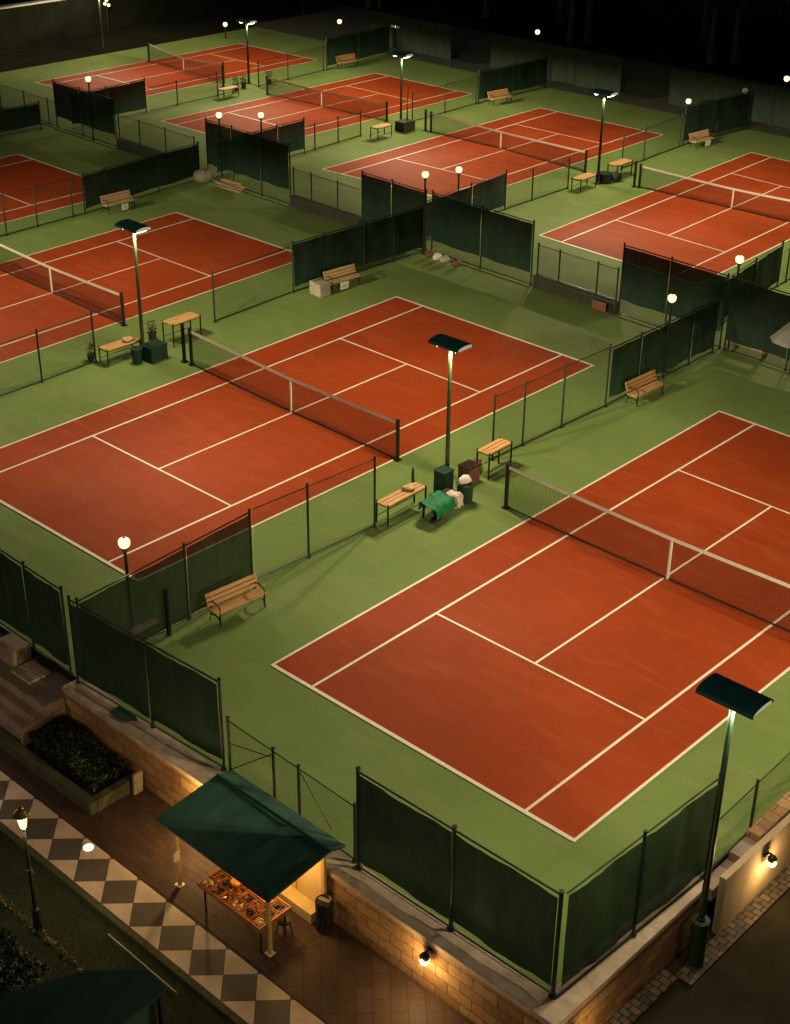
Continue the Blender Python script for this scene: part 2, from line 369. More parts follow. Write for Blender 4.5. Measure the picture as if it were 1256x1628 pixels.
net((-1.0, 11.96), (5.72, 11.87), (12.2, 11.86), 1.68, 1.52, 'nearest tennis net with white centre strap, running off the right side')
net((-18.36, 12.42), (-11.99, 12.13), (-6.18, 12.01), 1.6, 1.44, 'tennis net of the middle court beside the tall green floodlight pole with the draped jacket')
net((-35.6, 13.45), (-29.55, 13.32), (-23.94, 13.18), 1.5, 1.31, 'tennis net at the left edge next to the pole with green boxes at its foot')
net((-19.95, 47.1), (-13.99, 47.42), (-8.2, 47.5), 1.34, 1.12, 'tennis net on the far right court whose right end leaves the picture')
net((-36.77, 47.82), (-30.99, 47.9), (-24.04, 47.4), 1.3, 1.09, 'tennis net in the middle of the back row, between two pairs of benches')
net((-51.92, 47.34), (-46.72, 47.61), (-40.69, 47.8), 1.27, 1.02, 'tennis net on the second court from the left in the back row')
net((-66.42, 48.26), (-62.0, 48.04), (-56.9, 47.6), 1.4, .96, 'farthest tennis net, top left court of the back row with a high left end')
for x, y, h, lb in ((-18.85, 12.43, 1.68, 'thick black post just left of the middle court net post'), (-37.25, 47.83, 1.34, 'thick black post left of the net in the middle of the back row'), (-20.25, 47.03, 1.45, 'thick black post left of the far right court net'), (-55.86, 46.65, 1.5, 'thick black post right of the farthest net')):
    q = MB().tube([(x, y, 0), (x, y, h)], .08, 10).box((x, y, h+.015), (.14, .14, .03)).box((x, y, .012), (.26, .26, .024)).build('gate_post', 'black', None, (x, y, 0)); tag(q, lb, 'post', 'thick black posts beside the nets')

# ------------------------------------------------------------------ fences
def fence(name, label, cat, p0, p1, h, posts, fabric=None, group=None, zb=0., sbot=.3, stop=.07, link=True, fabric_span=None, midrail=False, pr=.04, braces=()):
    """posts: distances (m) from p0; fabric: material of the sheets hung between posts"""
    a, b = Vector((*p0, zb)), Vector((*p1, zb)); L = (b-a).length; d = (b-a)/L; n = Vector((-d.y, d.x, 0))
    root = thing(name, label, cat, a, 0, group); o = tuple(a)
    at = lambda s, z, off=0.: tuple(a + d*s + n*off + Vector((0, 0, z)))
    for s in posts:
        MB().tube([at(s, -.02), at(s, h+.05)], pr, 8).tube([at(s, h+.05), at(s, h+.09)], pr*1.25, 8).tube([at(s, 0), at(s, .03)], pr*2., 8).build('post', 'rail', root, o)
    MB().tube([at(0, h-.02), at(L, h-.02)], .026 if fabric else .017, 6).build('top_rail', 'rail', root, o)
    MB().tube([at(0, .05), at(L, .05)], .03, 6).build('bottom_rail', 'rail', root, o)
    if midrail: MB().tube([at(0, h*.52), at(L, h*.52)], .022, 6).build('middle_rail', 'rail', root, o)
    for s0, z0, s1, z1 in braces: MB().tube([at(s0, z0), at(s1, z1)], .016, 5).build('brace', 'rail', root, o)
    zw = sbot+.06 if fabric else h-.02
    if link: MB().quad(at(0, .05), at(L, .05), at(L, zw), at(0, zw)).build('wire_mesh', 'link', root, o)
    if fabric:
        ps = [s for s in posts]; ps = ([0.] if ps[0] > .3 else []) + ps + ([L] if ps[-1] < L-.3 else [])
        for i in range(len(ps)-1):
            s0, s1 = ps[i]+.03, ps[i+1]-.03
            if s1-s0 < .25: continue
            ph = random.random()*9; sag = random.uniform(.004, .014)
            def fn(u, v):
                s = s0+(s1-s0)*u; z = sbot + (h-stop-sbot)*v - sag*math.sin(math.pi*u)*v + .02*math.sin(7*u+ph)*(1-v)
                off = -.05 + .02*math.sin(9*u+ph+2*v) + .012*math.sin(23*u+3*ph) + .02*math.sin(math.pi*u)*math.sin(math.pi*v)
                return at(s, z, off)
            MB().cloth(fn, max(8, int((s1-s0)*4)), 8).build('windscreen', fabric, root, o, smooth=True)
    return root
WS, CL = 'dark green windscreen fences', 'chain-link fences'
# front line and right side of the nearest court
FY = -4.4
fence('windscreen_fence', 'tall dark windscreen fence on the stone wall, left of the green kiosk roof', 'fence', (-3.2, -4.42), (2.78, -4.1), 2.78, [.05, 3.2, 5.95], 'screen', WS, midrail=False)
fence('chain_link_fence', 'low see-through chain-link fence section right behind the green kiosk roof', 'fence', (2.92, -4.08), (7.66, -4.22), 1.7, [.05, 1.8, 2.74, 4.72], None, CL, braces=((.05, .1, 1.8, 1.6), (.05, .95, 1.7, 1.45), (2.8, 1.6, 3.9, .5)))
fence('windscreen_fence', 'tall dark windscreen fence on the front wall above the lit wall lamp', 'fence', (7.8, -4.32), (13.68, -4.26), 2.93, [.05, 2.95, 5.84], 'screen', WS, pr=.05)
fence('windscreen_fence', 'blue-green windscreen fence on the right wall, ending at the nearest floodlight pole', 'fence', (13.74, -4.2), (14.0, 1.22), 3.0, [2.6, 5.38], 'screen3', WS)
fence('chain_link_fence', 'low chain-link fence along the right wall, right of the nearest floodlight pole', 'fence', (13.98, 1.35), (13.74, 11.2), 1.55, [1.9, 5.3, 8.6], None, CL)
# left neighbour's front line
fence('windscreen_fence', 'dark windscreen fence with a middle rail, at the left edge above the stone steps', 'fence', (-15.6, -4.05), (-3.55, -4.34), 2.85, [.1, 3.2, 6.3, 10.12, 12.0], 'screen', WS, midrail=True)
# fence between the nearest and the middle court
fence('windscreen_fence', 'thin windscreen fence with the small globe lamp, left of the nearest wooden bench', 'fence', (-3.2, -4.28), (-3.62, 2.62), 2.55, [.15, 4.15, 6.88], 'screen2', WS, sbot=.12)
fence('chain_link_fence', 'chain-link fence running from the nearest bench to the bench beside the draped jacket', 'fence', (-3.62, 2.72), (-3.3, 7.84), 2.6, [2.2, 5.1], None, CL)
fence('chain_link_fence', 'chain-link fence with a rounded end, beyond the draped jacket beside the middle court', 'fence', (-3.7, 14.4), (-3.48, 21.2), 2.55, [.05, 1.75, 4.05, 6.78], None, CL)
fence('windscreen_fence', 'tall green windscreen fence behind the bright orange bench right of the middle court', 'fence', (-3.5, 21.3), (-3.45, 28.9), 2.45, [2.0, 3.85, 5.75, 7.6], 'screen3', WS)
# between middle and left court
fence('chain_link_fence', 'chain-link fence at the left edge, left of the bench with the green bin', 'fence', (-21.1, -.6), (-21.45, 9.85), 2.2, [1.4, 4.6, 7.65, 10.4], None, CL)
fence('chain_link_fence', 'chain-link fence behind the second floodlight pole, right of its raised bench', 'fence', (-21.35, 16.2), (-21.6, 21.15), 2.3, [.05], None, CL)
fence('windscreen_fence', 'dark green windscreen fence behind the grey box and bench of the middle court', 'fence', (-21.6, 21.28), (-21.15, 29.95), 2.42, [.02, 1.95, 4.5, 6.5, 8.55], 'screen', WS)
# between left courts
fence('chain_link_fence', 'chain-link fence at the left edge in front of the partly seen left court', 'fence', (-38.2, 13.2), (-38.4, 21.55), 2.15, [.8, 3.46, 5.4, 7.7], None, CL)
fence('windscreen_fence', 'dark windscreen fence behind the wooden bench with white paper, left side', 'fence', (-38.4, 21.66), (-39.0, 30.35), 2.15, [.02, 1.6, 5.4, 8.6], 'screen', WS)
fence('windscreen_fence', 'sagging dark windscreen fence at the far left edge with a pale top rail', 'fence', (-55.6, 20.5), (-55.1, 30.6), 1.7, [.1, 5, 10], 'screen', WS)
# cross line between the two rows
L1 = lambda x: 29.55 - (x+3.4)*.0366
def l1f(x0, x1, h, posts, fab, label, **k): return fence('windscreen_fence', label, 'fence', (x0, L1(x0)), (x1, L1(x1)), h, posts, fab, WS, **k)
l1f(-3.3, 2.9, 3.3, [.05, 3.1, 6.1], 'screen', 'black windscreen fence closing the far end of the nearest court at the right edge', midrail=True, sbot=.5)
l1f(-9.0, -3.45, 3.3, [.02, 2.6, 5.5], 'screen', 'dark windscreen fence behind the glowing lamp at the far right corner of the middle court', sbot=.75)
l1f(-20.9, -14.2, 3.1, [.05, 3.4, 6.65], 'screen', 'dark windscreen fence over scattered bags at the far corner of the middle court', sbot=.62)
l1f(-26.0, -21.2, 3.05, [.05, 2.3, 4.7], 'screen', 'dark windscreen fence just left of the close pair of globe lamps, left court end')
l1f(-39.0, -31.6, 3.4, [.05, 2.4, 4.9, 7.35], 'screen', 'tall dark windscreen fence with two globe lamps above, behind the left court', sbot=.85)
l1f(-54.7, -47.9, 3.0, [.05, 3, 6.7], 'screen', 'black windscreen fence with a single globe lamp above it, upper left', sbot=.75)
def low_wall(x0, x1, label, fl, posts, h=.56):
    y0, y1 = L1(x0), L1(x1); a = math.atan2(y1-y0, x1-x0); L = math.hypot(x1-x0, y1-y0); c = ((x0+x1)/2, (y0+y1)/2)
    r = thing('low_wall', label, 'wall', (*c, 0), a, 'low walls between the court rows')
    MB().box((0, 0, h/2-.03), (L, .34, h-.06)).build('wall_body', 'planter', r)
    MB().box((0, 0, h), (L+.06, .42, .07)).build('wall_cap', 'kerbgreen', r, bevel=.01)
    fence('chain_link_fence', fl, 'fence', (x0+.05, y0+.02), (x1-.05, y1+.02), 1.5, posts, None, CL, zb=h+.035)
low_wall(-14.0, -9.1, 'low dark wall with a red patch at the far end of the middle court', 'low chain-link fence on the wall at the far end of the middle court', [.05, 1.35, 3.6, 4.75])
low_wall(-31.5, -26.1, 'low dark wall at the far end of the left court, below the green apron', 'low chain-link fence on the wall between the two dark screens, end of the left court', [.05, 1.5, 3.6, 5.5])
low_wall(-47.8, -40.2, 'low dark wall running behind the left fence, upper left', 'low chain-link fence on the wall in front of the second court of the back row', [.05, 2.2, 4.8, 7.6])
fence('chain_link_fence', 'low chain-link fence in front of the farthest left court', 'fence', (-66, 31.9), (-54.9, 31.6), 1.6, [1.2, 4.4, 7.4, 10.2], None, CL)
# side fences of the back row
fence('windscreen_fence', 'dark side windscreen fence at the right edge, beside the far right court', 'fence', (-4.6, 29.6), (-5.7, 38.2), 2.2, [2.4, 5.5, 8.6], 'screen', WS)
fence('chain_link_fence', 'narrow chain-link fence at the right edge beyond the dark corner screens', 'fence', (-5.7, 38.4), (-6.2, 46), 1.7, [.6, 3.5, 7], None, CL)
fence('windscreen_fence', 'dark side windscreen fence rising right of the close pair of globe lamps', 'fence', (-22.1, 30.6), (-22.75, 38.4), 2.15, [1.5, 4.5, 7.75], 'screen', WS)
fence('chain_link_fence', 'chain-link fence between the two right-hand back courts, nearer part left of the benches', 'fence', (-22.75, 38.5), (-22.75, 44.1), 1.75, [2.2, 5.5], None, CL)
fence('chain_link_fence', 'chain-link fence between the two right-hand back courts, farther part', 'fence', (-22.9, 49.4), (-23.3, 56.5), 2.0, [.1, 2.6, 6.9], None, CL)
fence('windscreen_fence', 'dark windscreen fence behind the far bench with a white paper, upper right', 'fence', (-23.3, 56.6), (-22.6, 63.2), 2.5, [.05, 3.3, 6.5], 'screen', WS)
fence('windscreen_fence', 'dark side windscreen fence between the second and third back courts', 'fence', (-38.6, 31.2), (-38.9, 38.6), 2.1, [2.5, 5, 7.35], 'screen', WS)
fence('chain_link_fence', 'chain-link fence beside the second back court, nearer part left of a bench', 'fence', (-38.9, 38.7), (-39.3, 44), 1.6, [.8, 3, 5.2], None, CL)
fence('chain_link_fence', 'chain-link fence beside the second back court, farther part', 'fence', (-39.4, 48.8), (-39.65, 55.8), 1.9, [.1, 3.5, 6.9], None, CL)
fence('windscreen_fence', 'dark windscreen fence behind the far bench at the top centre right', 'fence', (-39.65, 55.9), (-39.3, 63.2), 2.2, [.05, 3.5, 7.2], 'screen', WS)
fence('windscreen_fence', 'black side windscreen fence at the corner of the farthest court, upper left', 'fence', (-53.6, 31.8), (-53.8, 38.1), 2.2, [3, 6.25], 'screen', WS)
fence('chain_link_fence', 'chain-link fence beside the farthest court, nearer part', 'fence', (-53.8, 38.3), (-54.0, 45.2), 1.6, [2.5, 6.2], None, CL)
fence('chain_link_fence', 'chain-link fence beside the farthest court, farther part', 'fence', (-54.1, 48.4), (-54.6, 55.6), 1.8, [.1, 3.2, 7.1], None, CL)
fence('windscreen_fence', 'green windscreen fence behind the farthest bench near the top of the picture', 'fence', (-54.6, 55.8), (-55.0, 63.2), 2.3, [.05, 3.6, 7.3], 'screen3', WS)
for x0, x1, lb in ((-57.6, -48.9, 'leftmost grey-green windscreen fence closing the back row, beside the green strip light'), (-45, -33.1, 'middle grey-green windscreen fence closing the back row, top right'), (-29.1, -17.0, 'right grey-green windscreen fence closing the back row below three globe lamps')):
    fence('windscreen_fence', lb, 'fence', (x0, 63.6), (x1, 63.6), 3.0, [.05, (x1-x0)/3, (x1-x0)*2/3, x1-x0-.05], 'screen4', WS, sbot=.5)
rr = thing('boundary_railing', 'long thin railing along the far dark edge behind the courts', 'railing', (-72, 70, 0))
for i in range(24):
    MB().tube([(-72+i*2.7, 70, -.02), (-72+i*2.7, 70, 1.35)], .04, 6).build('post', 'rail', rr, (-72, 70, 0))
MB().tube([(-72, 70, 1.35), (-9.9, 70, 1.35)], .05, 6).tube([(-72, 70, .75), (-9.9, 70, .75)], .03, 6).build('rail', 'rail', rr, (-72, 70, 0))
# far left dark wall with a pale parapet
bw = thing('boundary_wall', 'long dark wall with a pale parapet beyond the courts, top left', 'wall', (-78, 45, 0))
MB().lim(-78.6, -78, 12, 88, -.1, 3.0).build('wall_body', 'darkwall', bw, (-78, 45, 0))
MB().lim(-78.7, -77.95, 12, 88, 3.0, 3.14).build('parapet', 'wallrail', bw, (-78, 45, 0))

# ------------------------------------------------------------------ retaining walls, steps, planter
def wall(name, label, lim, zt, m, capw=.05):
    x0, x1, y0, y1 = lim; o = ((x0+x1)/2, (y0+y1)/2, ZL)
    r = thing(name, label, 'wall', o)
    MB().lim(x0, x1, y0, y1, ZL-.1, zt-.16).build('wall_body', m, r, o)
    MB().lim(x0-capw, x1+capw, y0-capw, y1+capw, zt-.16, zt).build('coping', 'cap', r, o, bevel=.02)
wall('retaining_wall', 'long orange-lit sandstone wall with pale coping, below the nearest court', (-3.28, 13.54, -4.82, -4.24), -.01, 'stone')
wall('retaining_wall', 'sandstone wall turning the corner up to the nearest floodlight pole', (13.55, 14.15, -4.82, 1.0), -.008, 'stone')
rw = thing('retaining_wall', 'smooth pale plastered wall with a lit wall lamp, right of the floodlight pole', 'wall', (14.45, 5, ZL))
q = MB()
prof = [(1.25, ZL-.1), (1.25, .16), (12.5, -.15), (12.5, ZL-.1)]
q.prism(prof, 0, 14.32, 14.5).build('wall_body', 'plaster', rw, (14.45, 5, ZL), bevel=.01)
struct(MB().lim(14.51, 14.95, -.6, 13, ZL-.2, ZL+.07).build('kerb_strip', 'kerbbrick'))
struct(MB().lim(14.16, 14.6, -4.9, -.62, ZL-.2, ZL+.06).build('pavement_edge', 'kerbbrick'))
fl = MB().lim(13.95, 14.31, 1.02, 2.2, -.5, -.14).build('stone_step', 'step', None, (14.1, 1.6, -.3), bevel=.015); tag(fl, 'lowest broad stone step just behind the nearest floodlight pole', 'step', 'stone steps behind the plastered wall')
fl = MB().lim(13.95, 14.31, 2.25, 3.0, -.5, .06).build('stone_step', 'step', None, (14.1, 2.5, -.3), bevel=.015); tag(fl, 'middle stone step between the plastered wall and chain-link fence', 'step', 'stone steps behind the plastered wall')
fl = MB().lim(13.93, 14.31, 3.05, 12.5, -.5, .2).build('rubble_ledge', 'stone', None, (14.1, 6, -.3), bevel=.02); tag(fl, 'rough stone ledge between the plastered wall and the right chain-link fence', 'ledge')
# steps on the left
o = (-8, -5, ZL); st = thing('stone_stairs', 'broad stone stairs at the left edge, beside the planted hedge', 'stairs', o)
MB().lim(-16, -3.34, -5.5, -4.2, ZL-.1, -.42).build('landing', 'step', st, o, bevel=.015)
for i, (y, z) in enumerate(((-5.78, -.72), (-6.04, -1.02), (-6.3, -1.32))):
    MB().lim(-16, -3.46, y, y+.275, ZL-.1, z).build('step', 'step', st, o, bevel=.015)
q = MB().lim(-6.5, -5.55, -5.0, -4.35, -.42, .12).build('stone_box', 'step', None, (-6, -4.7, -.42), bevel=.02); tag(q, 'square stone block standing on the landing at the left edge', 'block')
q = MB().lim(-5.45, -4.55, -5.15, -4.75, -.42, -.33).lim(-5.45, -4.55, -4.73, -4.4, -.42, -.33).build('stone_slab', 'cap', None, (-5, -4.8, -.42), bevel=.01); tag(q, 'pair of pale flagstones lying beside the stone block', 'flagstones')
o = (-1.7, -5.5, ZL); pl = thing('planter_bed', 'mossy stone planter kerb around the clipped hedge below the wall', 'planter', o)
MB().lim(-16, .12, -6.58, -6.32, ZL-.05, -1.22).build('front_kerb', 'kerbgreen', pl, o, bevel=.02)
MB().lim(-.14, .12, -6.31, -4.88, ZL-.05, -1.224).build('side_kerb', 'kerbgreen', pl, o, bevel=.02)
MB().lim(-3.44, -.15, -6.31, -4.88, ZL-.05, -1.3).build('soil', 'soil', pl, o)
MB().lim(-3.44, -3.3, -6.3, -4.9, -1.3, -.72).build('end_wall', 'step', pl, o)
def leaf_cloud(n, samp, size, seed):
    rnd = random.Random(seed); b = MB()
    for _ in range(n):
        p = Vector(samp(rnd)); s = size*rnd.uniform(.6, 1.3)
        a = Vector((rnd.uniform(-1, 1), rnd.uniform(-1, 1), rnd.uniform(-.3, 1))).normalized()
        u = a.cross(Vector((rnd.uniform(-1, 1), rnd.uniform(-1, 1), rnd.uniform(-1, 1)))).normalized(); w = a.cross(u)
        b.add([p-u*s, p+w*s*.45+a*s*.1, p+u*s, p-w*s*.45+a*s*.1], [(0, 1, 2, 3)])
    return b
def hs(rnd):
    x = rnd.uniform(-3.25, -.3); y = rnd.uniform(-6.15, -4.95)
    zt = -.86 + .09*math.sin(3.1*x+2*y) + .07*math.sin(5*y+x) - .25*max(0, (x+1.4))/1.3
    return (x, y, rnd.uniform(-1.3, zt) if rnd.random() < .35 else zt-abs(rnd.gauss(0, .05)))
tag(leaf_cloud(5200, hs, .065, 3).build('hedge', 'leaf', None, (0, 0, 0)), 'dark clipped leafy hedge in the planter below the sandstone wall', 'hedge')
q = MB().box((.28, -5.12, -1.25), (.07, .3, .72), 0, 0, R(6)).build('board', 'board', None, (.28, -5.1, ZL)); tag(q, 'small grey board leaning on the wall beside the planter', 'board')
q = MB().prism([(-1.35, -4.66), (-.75, -4.62), (-.55, -4.36), (-.8, -4.27), (-1.4, -4.3)], 2, -.006, .03).build('folded_mat', 'bin', None, (-1, -4.5, 0)); tag(q, 'dark green mat lying on the wall coping left of the kiosk', 'mat')

# grass and shrubs of the lower left corner
rnd = random.Random(11); b = MB()
for _ in range(9000):
    x, y = rnd.uniform(-2, 10.5), rnd.uniform(-12.5, -8.6); hh = rnd.uniform(.03, .07); a = rnd.uniform(0, 6.28)
    b.add([(x-.01*math.cos(a), y-.01*math.sin(a), ZL-.03), (x+.01*math.cos(a), y+.01*math.sin(a), ZL-.03), (x+rnd.uniform(-.03, .03), y+rnd.uniform(-.03, .03), ZL-.03+hh)], [(0, 1, 2)])
tag(b.build('grass', 'blade'), None, None, None, 'stuff')
def ys(r):
    return (r.uniform(-1, 4.5), -10.0+r.gauss(0, .05), ZL+r.uniform(0, .16))
tag(leaf_cloud(900, ys, .05, 4).build('border_plants', 'yblade', None, (0, 0, 0)), 'thin row of yellow-green border plants along the dark lawn, lower left', 'plants')
def hs2(r):
    x = r.uniform(-1, 4.3); y = r.uniform(-11.9, -10.75) + .1*math.sin(3*x); zt = -1.0 + .14*math.sin(2.3*x+3*y)+.1*math.sin(4.7*y)
    return (x, y, r.uniform(ZL, zt) if r.random() < .3 else zt-abs(r.gauss(0, .06)))
tag(leaf_cloud(5200, hs2, .075, 5).build('shrub', 'leaf', None, (0, 0, 0)), 'dark shrub mass in the lower left corner behind the lantern pole', 'shrub')
q = MB().tube([(3.9, -8.87, ZL+.02), (6.5, -8.9, ZL+.02)], .016, 6).build('edging_wire', 'wallrail', None, (5, -8.9, ZL)); tag(q, 'thin pale wire lying along the lawn near the lower green roof', 'wire')

# ------------------------------------------------------------------ floodlights
def flood_nodes(L, p, cap):
    """lens distribution of a court floodlight: even light on the ground out to the cut-off"""
    L.use_nodes = True; nt = L.node_tree; nt.nodes.clear()
    out = nt.nodes.new('ShaderNodeOutputLight'); e = nt.nodes.new('ShaderNodeEmission')
    t = nt.nodes.new('ShaderNodeTexCoord'); sp = nt.nodes.new('ShaderNodeSeparateXYZ'); nt.links.new(t.outputs['Normal'], sp.inputs[0])
    def Mx(op, a, b):
        n = nt.nodes.new('ShaderNodeMath'); n.operation = op
        for i, x in enumerate((a, b)):
            if hasattr(x, 'links'): nt.links.new(x, n.inputs[i])
            else: n.inputs[i].default_value = x
        return n.outputs[0]
    cz = Mx('MAXIMUM', Mx('ABSOLUTE', sp.outputs[2], 0.), .01)
    g = Mx('MINIMUM', Mx('POWER', cz, -2.6), cap)
    soft = Mx('MINIMUM', Mx('MULTIPLY', cz, 4.5), 1.)
    nt.links.new(Mx('MULTIPLY', Mx('MULTIPLY', g, soft), p), e.inputs['Strength']); e.inputs['Color'].default_value = rgb(WARM)
    nt.links.new(e.outputs[0], out.inputs['Surface'])
FLOOD = 1.6
def flood_light(parent, h, sx, power):
    L = bpy.data.lights.new('lamp', 'SPOT'); L.energy = 190*power*FLOOD*(h/5)**2; L.spot_size = R(168); L.spot_blend = .12; L.shadow_soft_size = .16
    flood_nodes(L, 1., 8.0)
    o = bpy.data.objects.new('lamp', L); COL.objects.link(o); o.parent = parent; o.location = (sx*.5, 0, h-.14); return o
def floodlight(x, y, h, label, zb=0., power=1., sleeve=False, pm='poleg', hl=1.35, hw=.85):
    r = thing('floodlight', label, 'floodlight', (x, y, zb), 0, 'court floodlights'); H = h-zb
    p = MB().tube([(0, 0, 0), (0, 0, H)], [.085, .06], 12)
    if sleeve: p.tube([(0, 0, 1.42), (0, 0, 1.5)], .1, 12)
    p.build('pole', pm, r, smooth=False)
    if sleeve: MB().lathe([(.25, 0), (.24, .06), (.21, .1), (.2, 1.35), (.215, 1.36), (.215, 1.42), (.1, 1.43)], (0, 0, 0), 20).build('base_sleeve', 'greenmetal', r)
    else: MB().lathe([(.18, 0), (.18, .03), (.1, .06), (.09, .4)], (0, 0, 0), 14).build('base_plate', 'greenmetal', r)
    n = 10
    arc = [(-hw/2*math.cos(math.pi*i/n), H+.02+.17*math.sin(math.pi*i/n)**.6) for i in range(n+1)]
    inner = [(a*.93, H+.02+(z-H-.02)*.88) for a, z in arc][::-1]
    MB().prism(arc+inner, 0, -hl/2, hl/2).build('housing', 'housing', r)
    for sx in (-1, 1):
        e = MB().prism([(a*.92, z-.005) for a, z in arc], 0, sx*(hl/2-.05), sx*(hl/2-.03)); e.build('end_cap', 'pale', r)
        MB().box((sx*(hl/2-.2), 0, H-.0), (.2, hw*.55, .13), 0, 0, -sx*R(28)).build('lens', 'lens', r)
    MB().box((0, 0, H+.03), (.5, .16, .08)).build('bracket', 'black', r)
    for sx in (-1, 1): flood_light(r, H, sx, power)
    return r
floodlight(-4.15, 12.45, 4.98, 'green floodlight pole between the two nearest courts, over the draped jacket', 0, 1.5)
floodlight(-20.4, 11.5, 5.65, 'floodlight pole between the middle and the left court with a green bin at its foot', 0, 1.2)
floodlight(14.62, .05, 6.1, 'nearest and largest floodlight with a thick base sleeve, beside the right wall', ZL, .56, True, 'greenmetal', 1.38, .85)
floodlight(-22.1, 46.0, 5.15, 'dark floodlight pole beside the far right court with one bright end', 0, 1.7, pm='black')
floodlight(-39.6, 48.0, 4.4, 'floodlight pole at the top centre with two bright lamp ends', 0, 1.9, pm='greenmetal')
floodlight(-55.4, 48.7, 4.3, 'farthest floodlight pole, beside the top left court, no glow showing', 0, 1.7, pm='black')
# added poles continuing the rows, put in for their light on the courts
floodlight(-38.3, 11.0, 5.3, 'added floodlight pole just beyond the left edge of the picture', 0, 1.2)
floodlight(15.0, 13.0, 5.6, 'added floodlight pole just beyond the right edge beside the nearest court', ZL, .68)
floodlight(-5.6, 45.5, 5.1, 'added floodlight pole just beyond the right edge beside the far right court', 0, 1.7)
floodlight(-71.2, 47.5, 4.6, 'added floodlight pole at the far outer side of the farthest court', 0, 1.2)

# ------------------------------------------------------------------ globe lamps
GL = 'globe lamps on posts'
def globe_lamp(x, y, h, label, r=.175, zb=0., mat='globe', cap=True):
    t = thing('globe_lamp', label, 'post lamp', (x, y, zb), 0, GL); H = h-zb
    MB().tube([(0, 0, 0), (0, 0, H-r*1.25)], .05, 8).lathe([(.12, 0), (.12, .04), (.05, .08)], (0, 0, 0), 10).build('post', 'black', t)
    MB().lathe([(.06, -.12), (r*.62, -.03), (r*.6, 0)], (0, 0, H-r*.95), 12).build('lamp_collar', 'black', t)
    MB().lathe([(r*.5, -r*.9), (r*.85, -r*.6), (r, -r*.15), (r, r*.25), (r*.86, r*.6), (r*.5, r*.86), (.02, r*.93)], (0, 0, H), 16).build('globe', mat, t, smooth=True)
    if cap: MB().lathe([(r*.28, r*.92), (r*.22, r*1.0), (r*.08, r*1.05), (r*.07, r*1.2), (.01, r*1.22)], (0, 0, H), 12).build('lamp_cap', 'black', t)
    if mat == 'globe':
        L = bpy.data.lights.new('bulb', 'POINT'); L.energy = 26; L.color = (1, .74, .40); L.shadow_soft_size = .15
        ob = bpy.data.objects.new('bulb', L); COL.objects.link(ob); ob.parent = t; ob.location = (.32, -.32, H-zb*0+.05)
globe_lamp(-4.2, -1.7, 3.0, 'lit globe lamp in front of the middle court, nearest one on a black post')
globe_lamp(-3.75, 25.7, 3.25, 'glowing amber globe lamp on the green screen fence right of the middle court')
globe_lamp(-3.1, 29.6, 4.1, 'lit globe lamp above the dark corner screens at the right')
globe_lamp(-20.98, 29.75, 4.05, 'left one of the close pair of globe lamps behind the middle court', .17)
globe_lamp(-22.45, 34.0, 3.15, 'right one of the close pair of globe lamps, standing by the side screen', .17)
globe_lamp(-37.25, 30.45, 4.0, 'left one of two globe lamps above the tall dark screen of the left court', .17)
globe_lamp(-38.5, 34.7, 3.05, 'right one of two globe lamps, behind the tall dark screen of the left court', .17)
globe_lamp(-50.4, 31.15, 3.8, 'single globe lamp in front of the black screen, upper left', .175)
globe_lamp(-69.0, 58.3, 1.1, 'small far globe lamp near the top left behind the farthest court', .18, 0, 'farglobe')
globe_lamp(-61.8, 64.4, 1.5, 'small far globe lamp beside the dark gap at the top centre', .18, 0, 'farglobe')
globe_lamp(-47.6, 72.5, 1.55, 'small far globe lamp on the far railing, right of the top centre', .19, 0, 'farglobe')
globe_lamp(-25.4, 60.2, 1.85, 'lower left one of the far lamps at the upper right, near the white-papered bench', .17, 0, 'farglobe')
globe_lamp(-24.0, 64.8, 2.02, 'middle one of the far lamps at the upper right', .19, 0, 'farglobe')
globe_lamp(-22.8, 68, 2.5, 'far lamp close to the right edge of the picture', .19, 0, 'farglobe')
t = thing('cluster_lamp', 'three-globe lamp post far away at the top left', 'post lamp', (-77.2, 52.6, 0))
MB().tube([(0, 0, 0), (0, 0, 2.3)], .05, 8).tube([(-.3, 0, 2.2), (.3, 0, 2.2)], .03, 6).build('post', 'black', t)
for dx, dz in ((-.25, 2.35), (.25, 2.3), (.0, 2.65)): MB().ball((dx, 0, dz), .13).build('globe', 'farglobe', t, smooth=True)
t = thing('strip_light', 'greenish strip light on a short post, top centre', 'lamp', (-56.5, 65.4, 0))
MB().tube([(0, 0, 0), (0, 0, 1.6)], .04, 6).build('post', 'black', t); MB().box((0, 0, 1.68), (.85, .12, .16)).build('tube_light', 'strip', t, bevel=.02)
# lanterns on the lawn: one in view, two added unseen to brighten the promenade
def lantern(x, y, label):
    t = thing('street_lantern', label, 'street lamp', (x, y, ZL), 0, 'lanterns along the path'); H = 3.55
    MB().tube([(0, 0, 0), (0, 0, .7), (0, 0, .75), (0, 0, H-.3)], [.11, .09, .05, .038], 10).tube([(0, 0, 1.9), (0, 0, 1.96)], .07, 10).tube([(-.0, 0, 1.95), (.24, .0, 1.95)], .02, 6).build('pole', 'black', t)
    MB().lathe([(.05, -.32), (.10, -.28), (.11, -.26)], (0, 0, H), 12).build('lamp_collar', 'black', t)
    MB().lathe([(.085, -.255), (.115, -.05), (.115, .06)], (0, 0, H), 14).build('lantern_glass', 'globe', t, smooth=True)
    MB().lathe([(.2, .065), (.19, .1), (.1, .19), (.06, .22), (.05, .28), (.01, .32)], (0, 0, H), 14).build('lantern_cap', 'brass', t)
    L = bpy.data.lights.new('bulb', 'POINT'); L.energy = 230; L.color = (1, .68, .38); L.shadow_soft_size = .12
    ob = bpy.data.objects.new('bulb', L); COL.objects.link(ob); ob.parent = t; ob.location = (.0, .0, H-.4)
lantern(2.6, -9.95, 'lit street lantern on a tall slim black pole, lower left lawn')
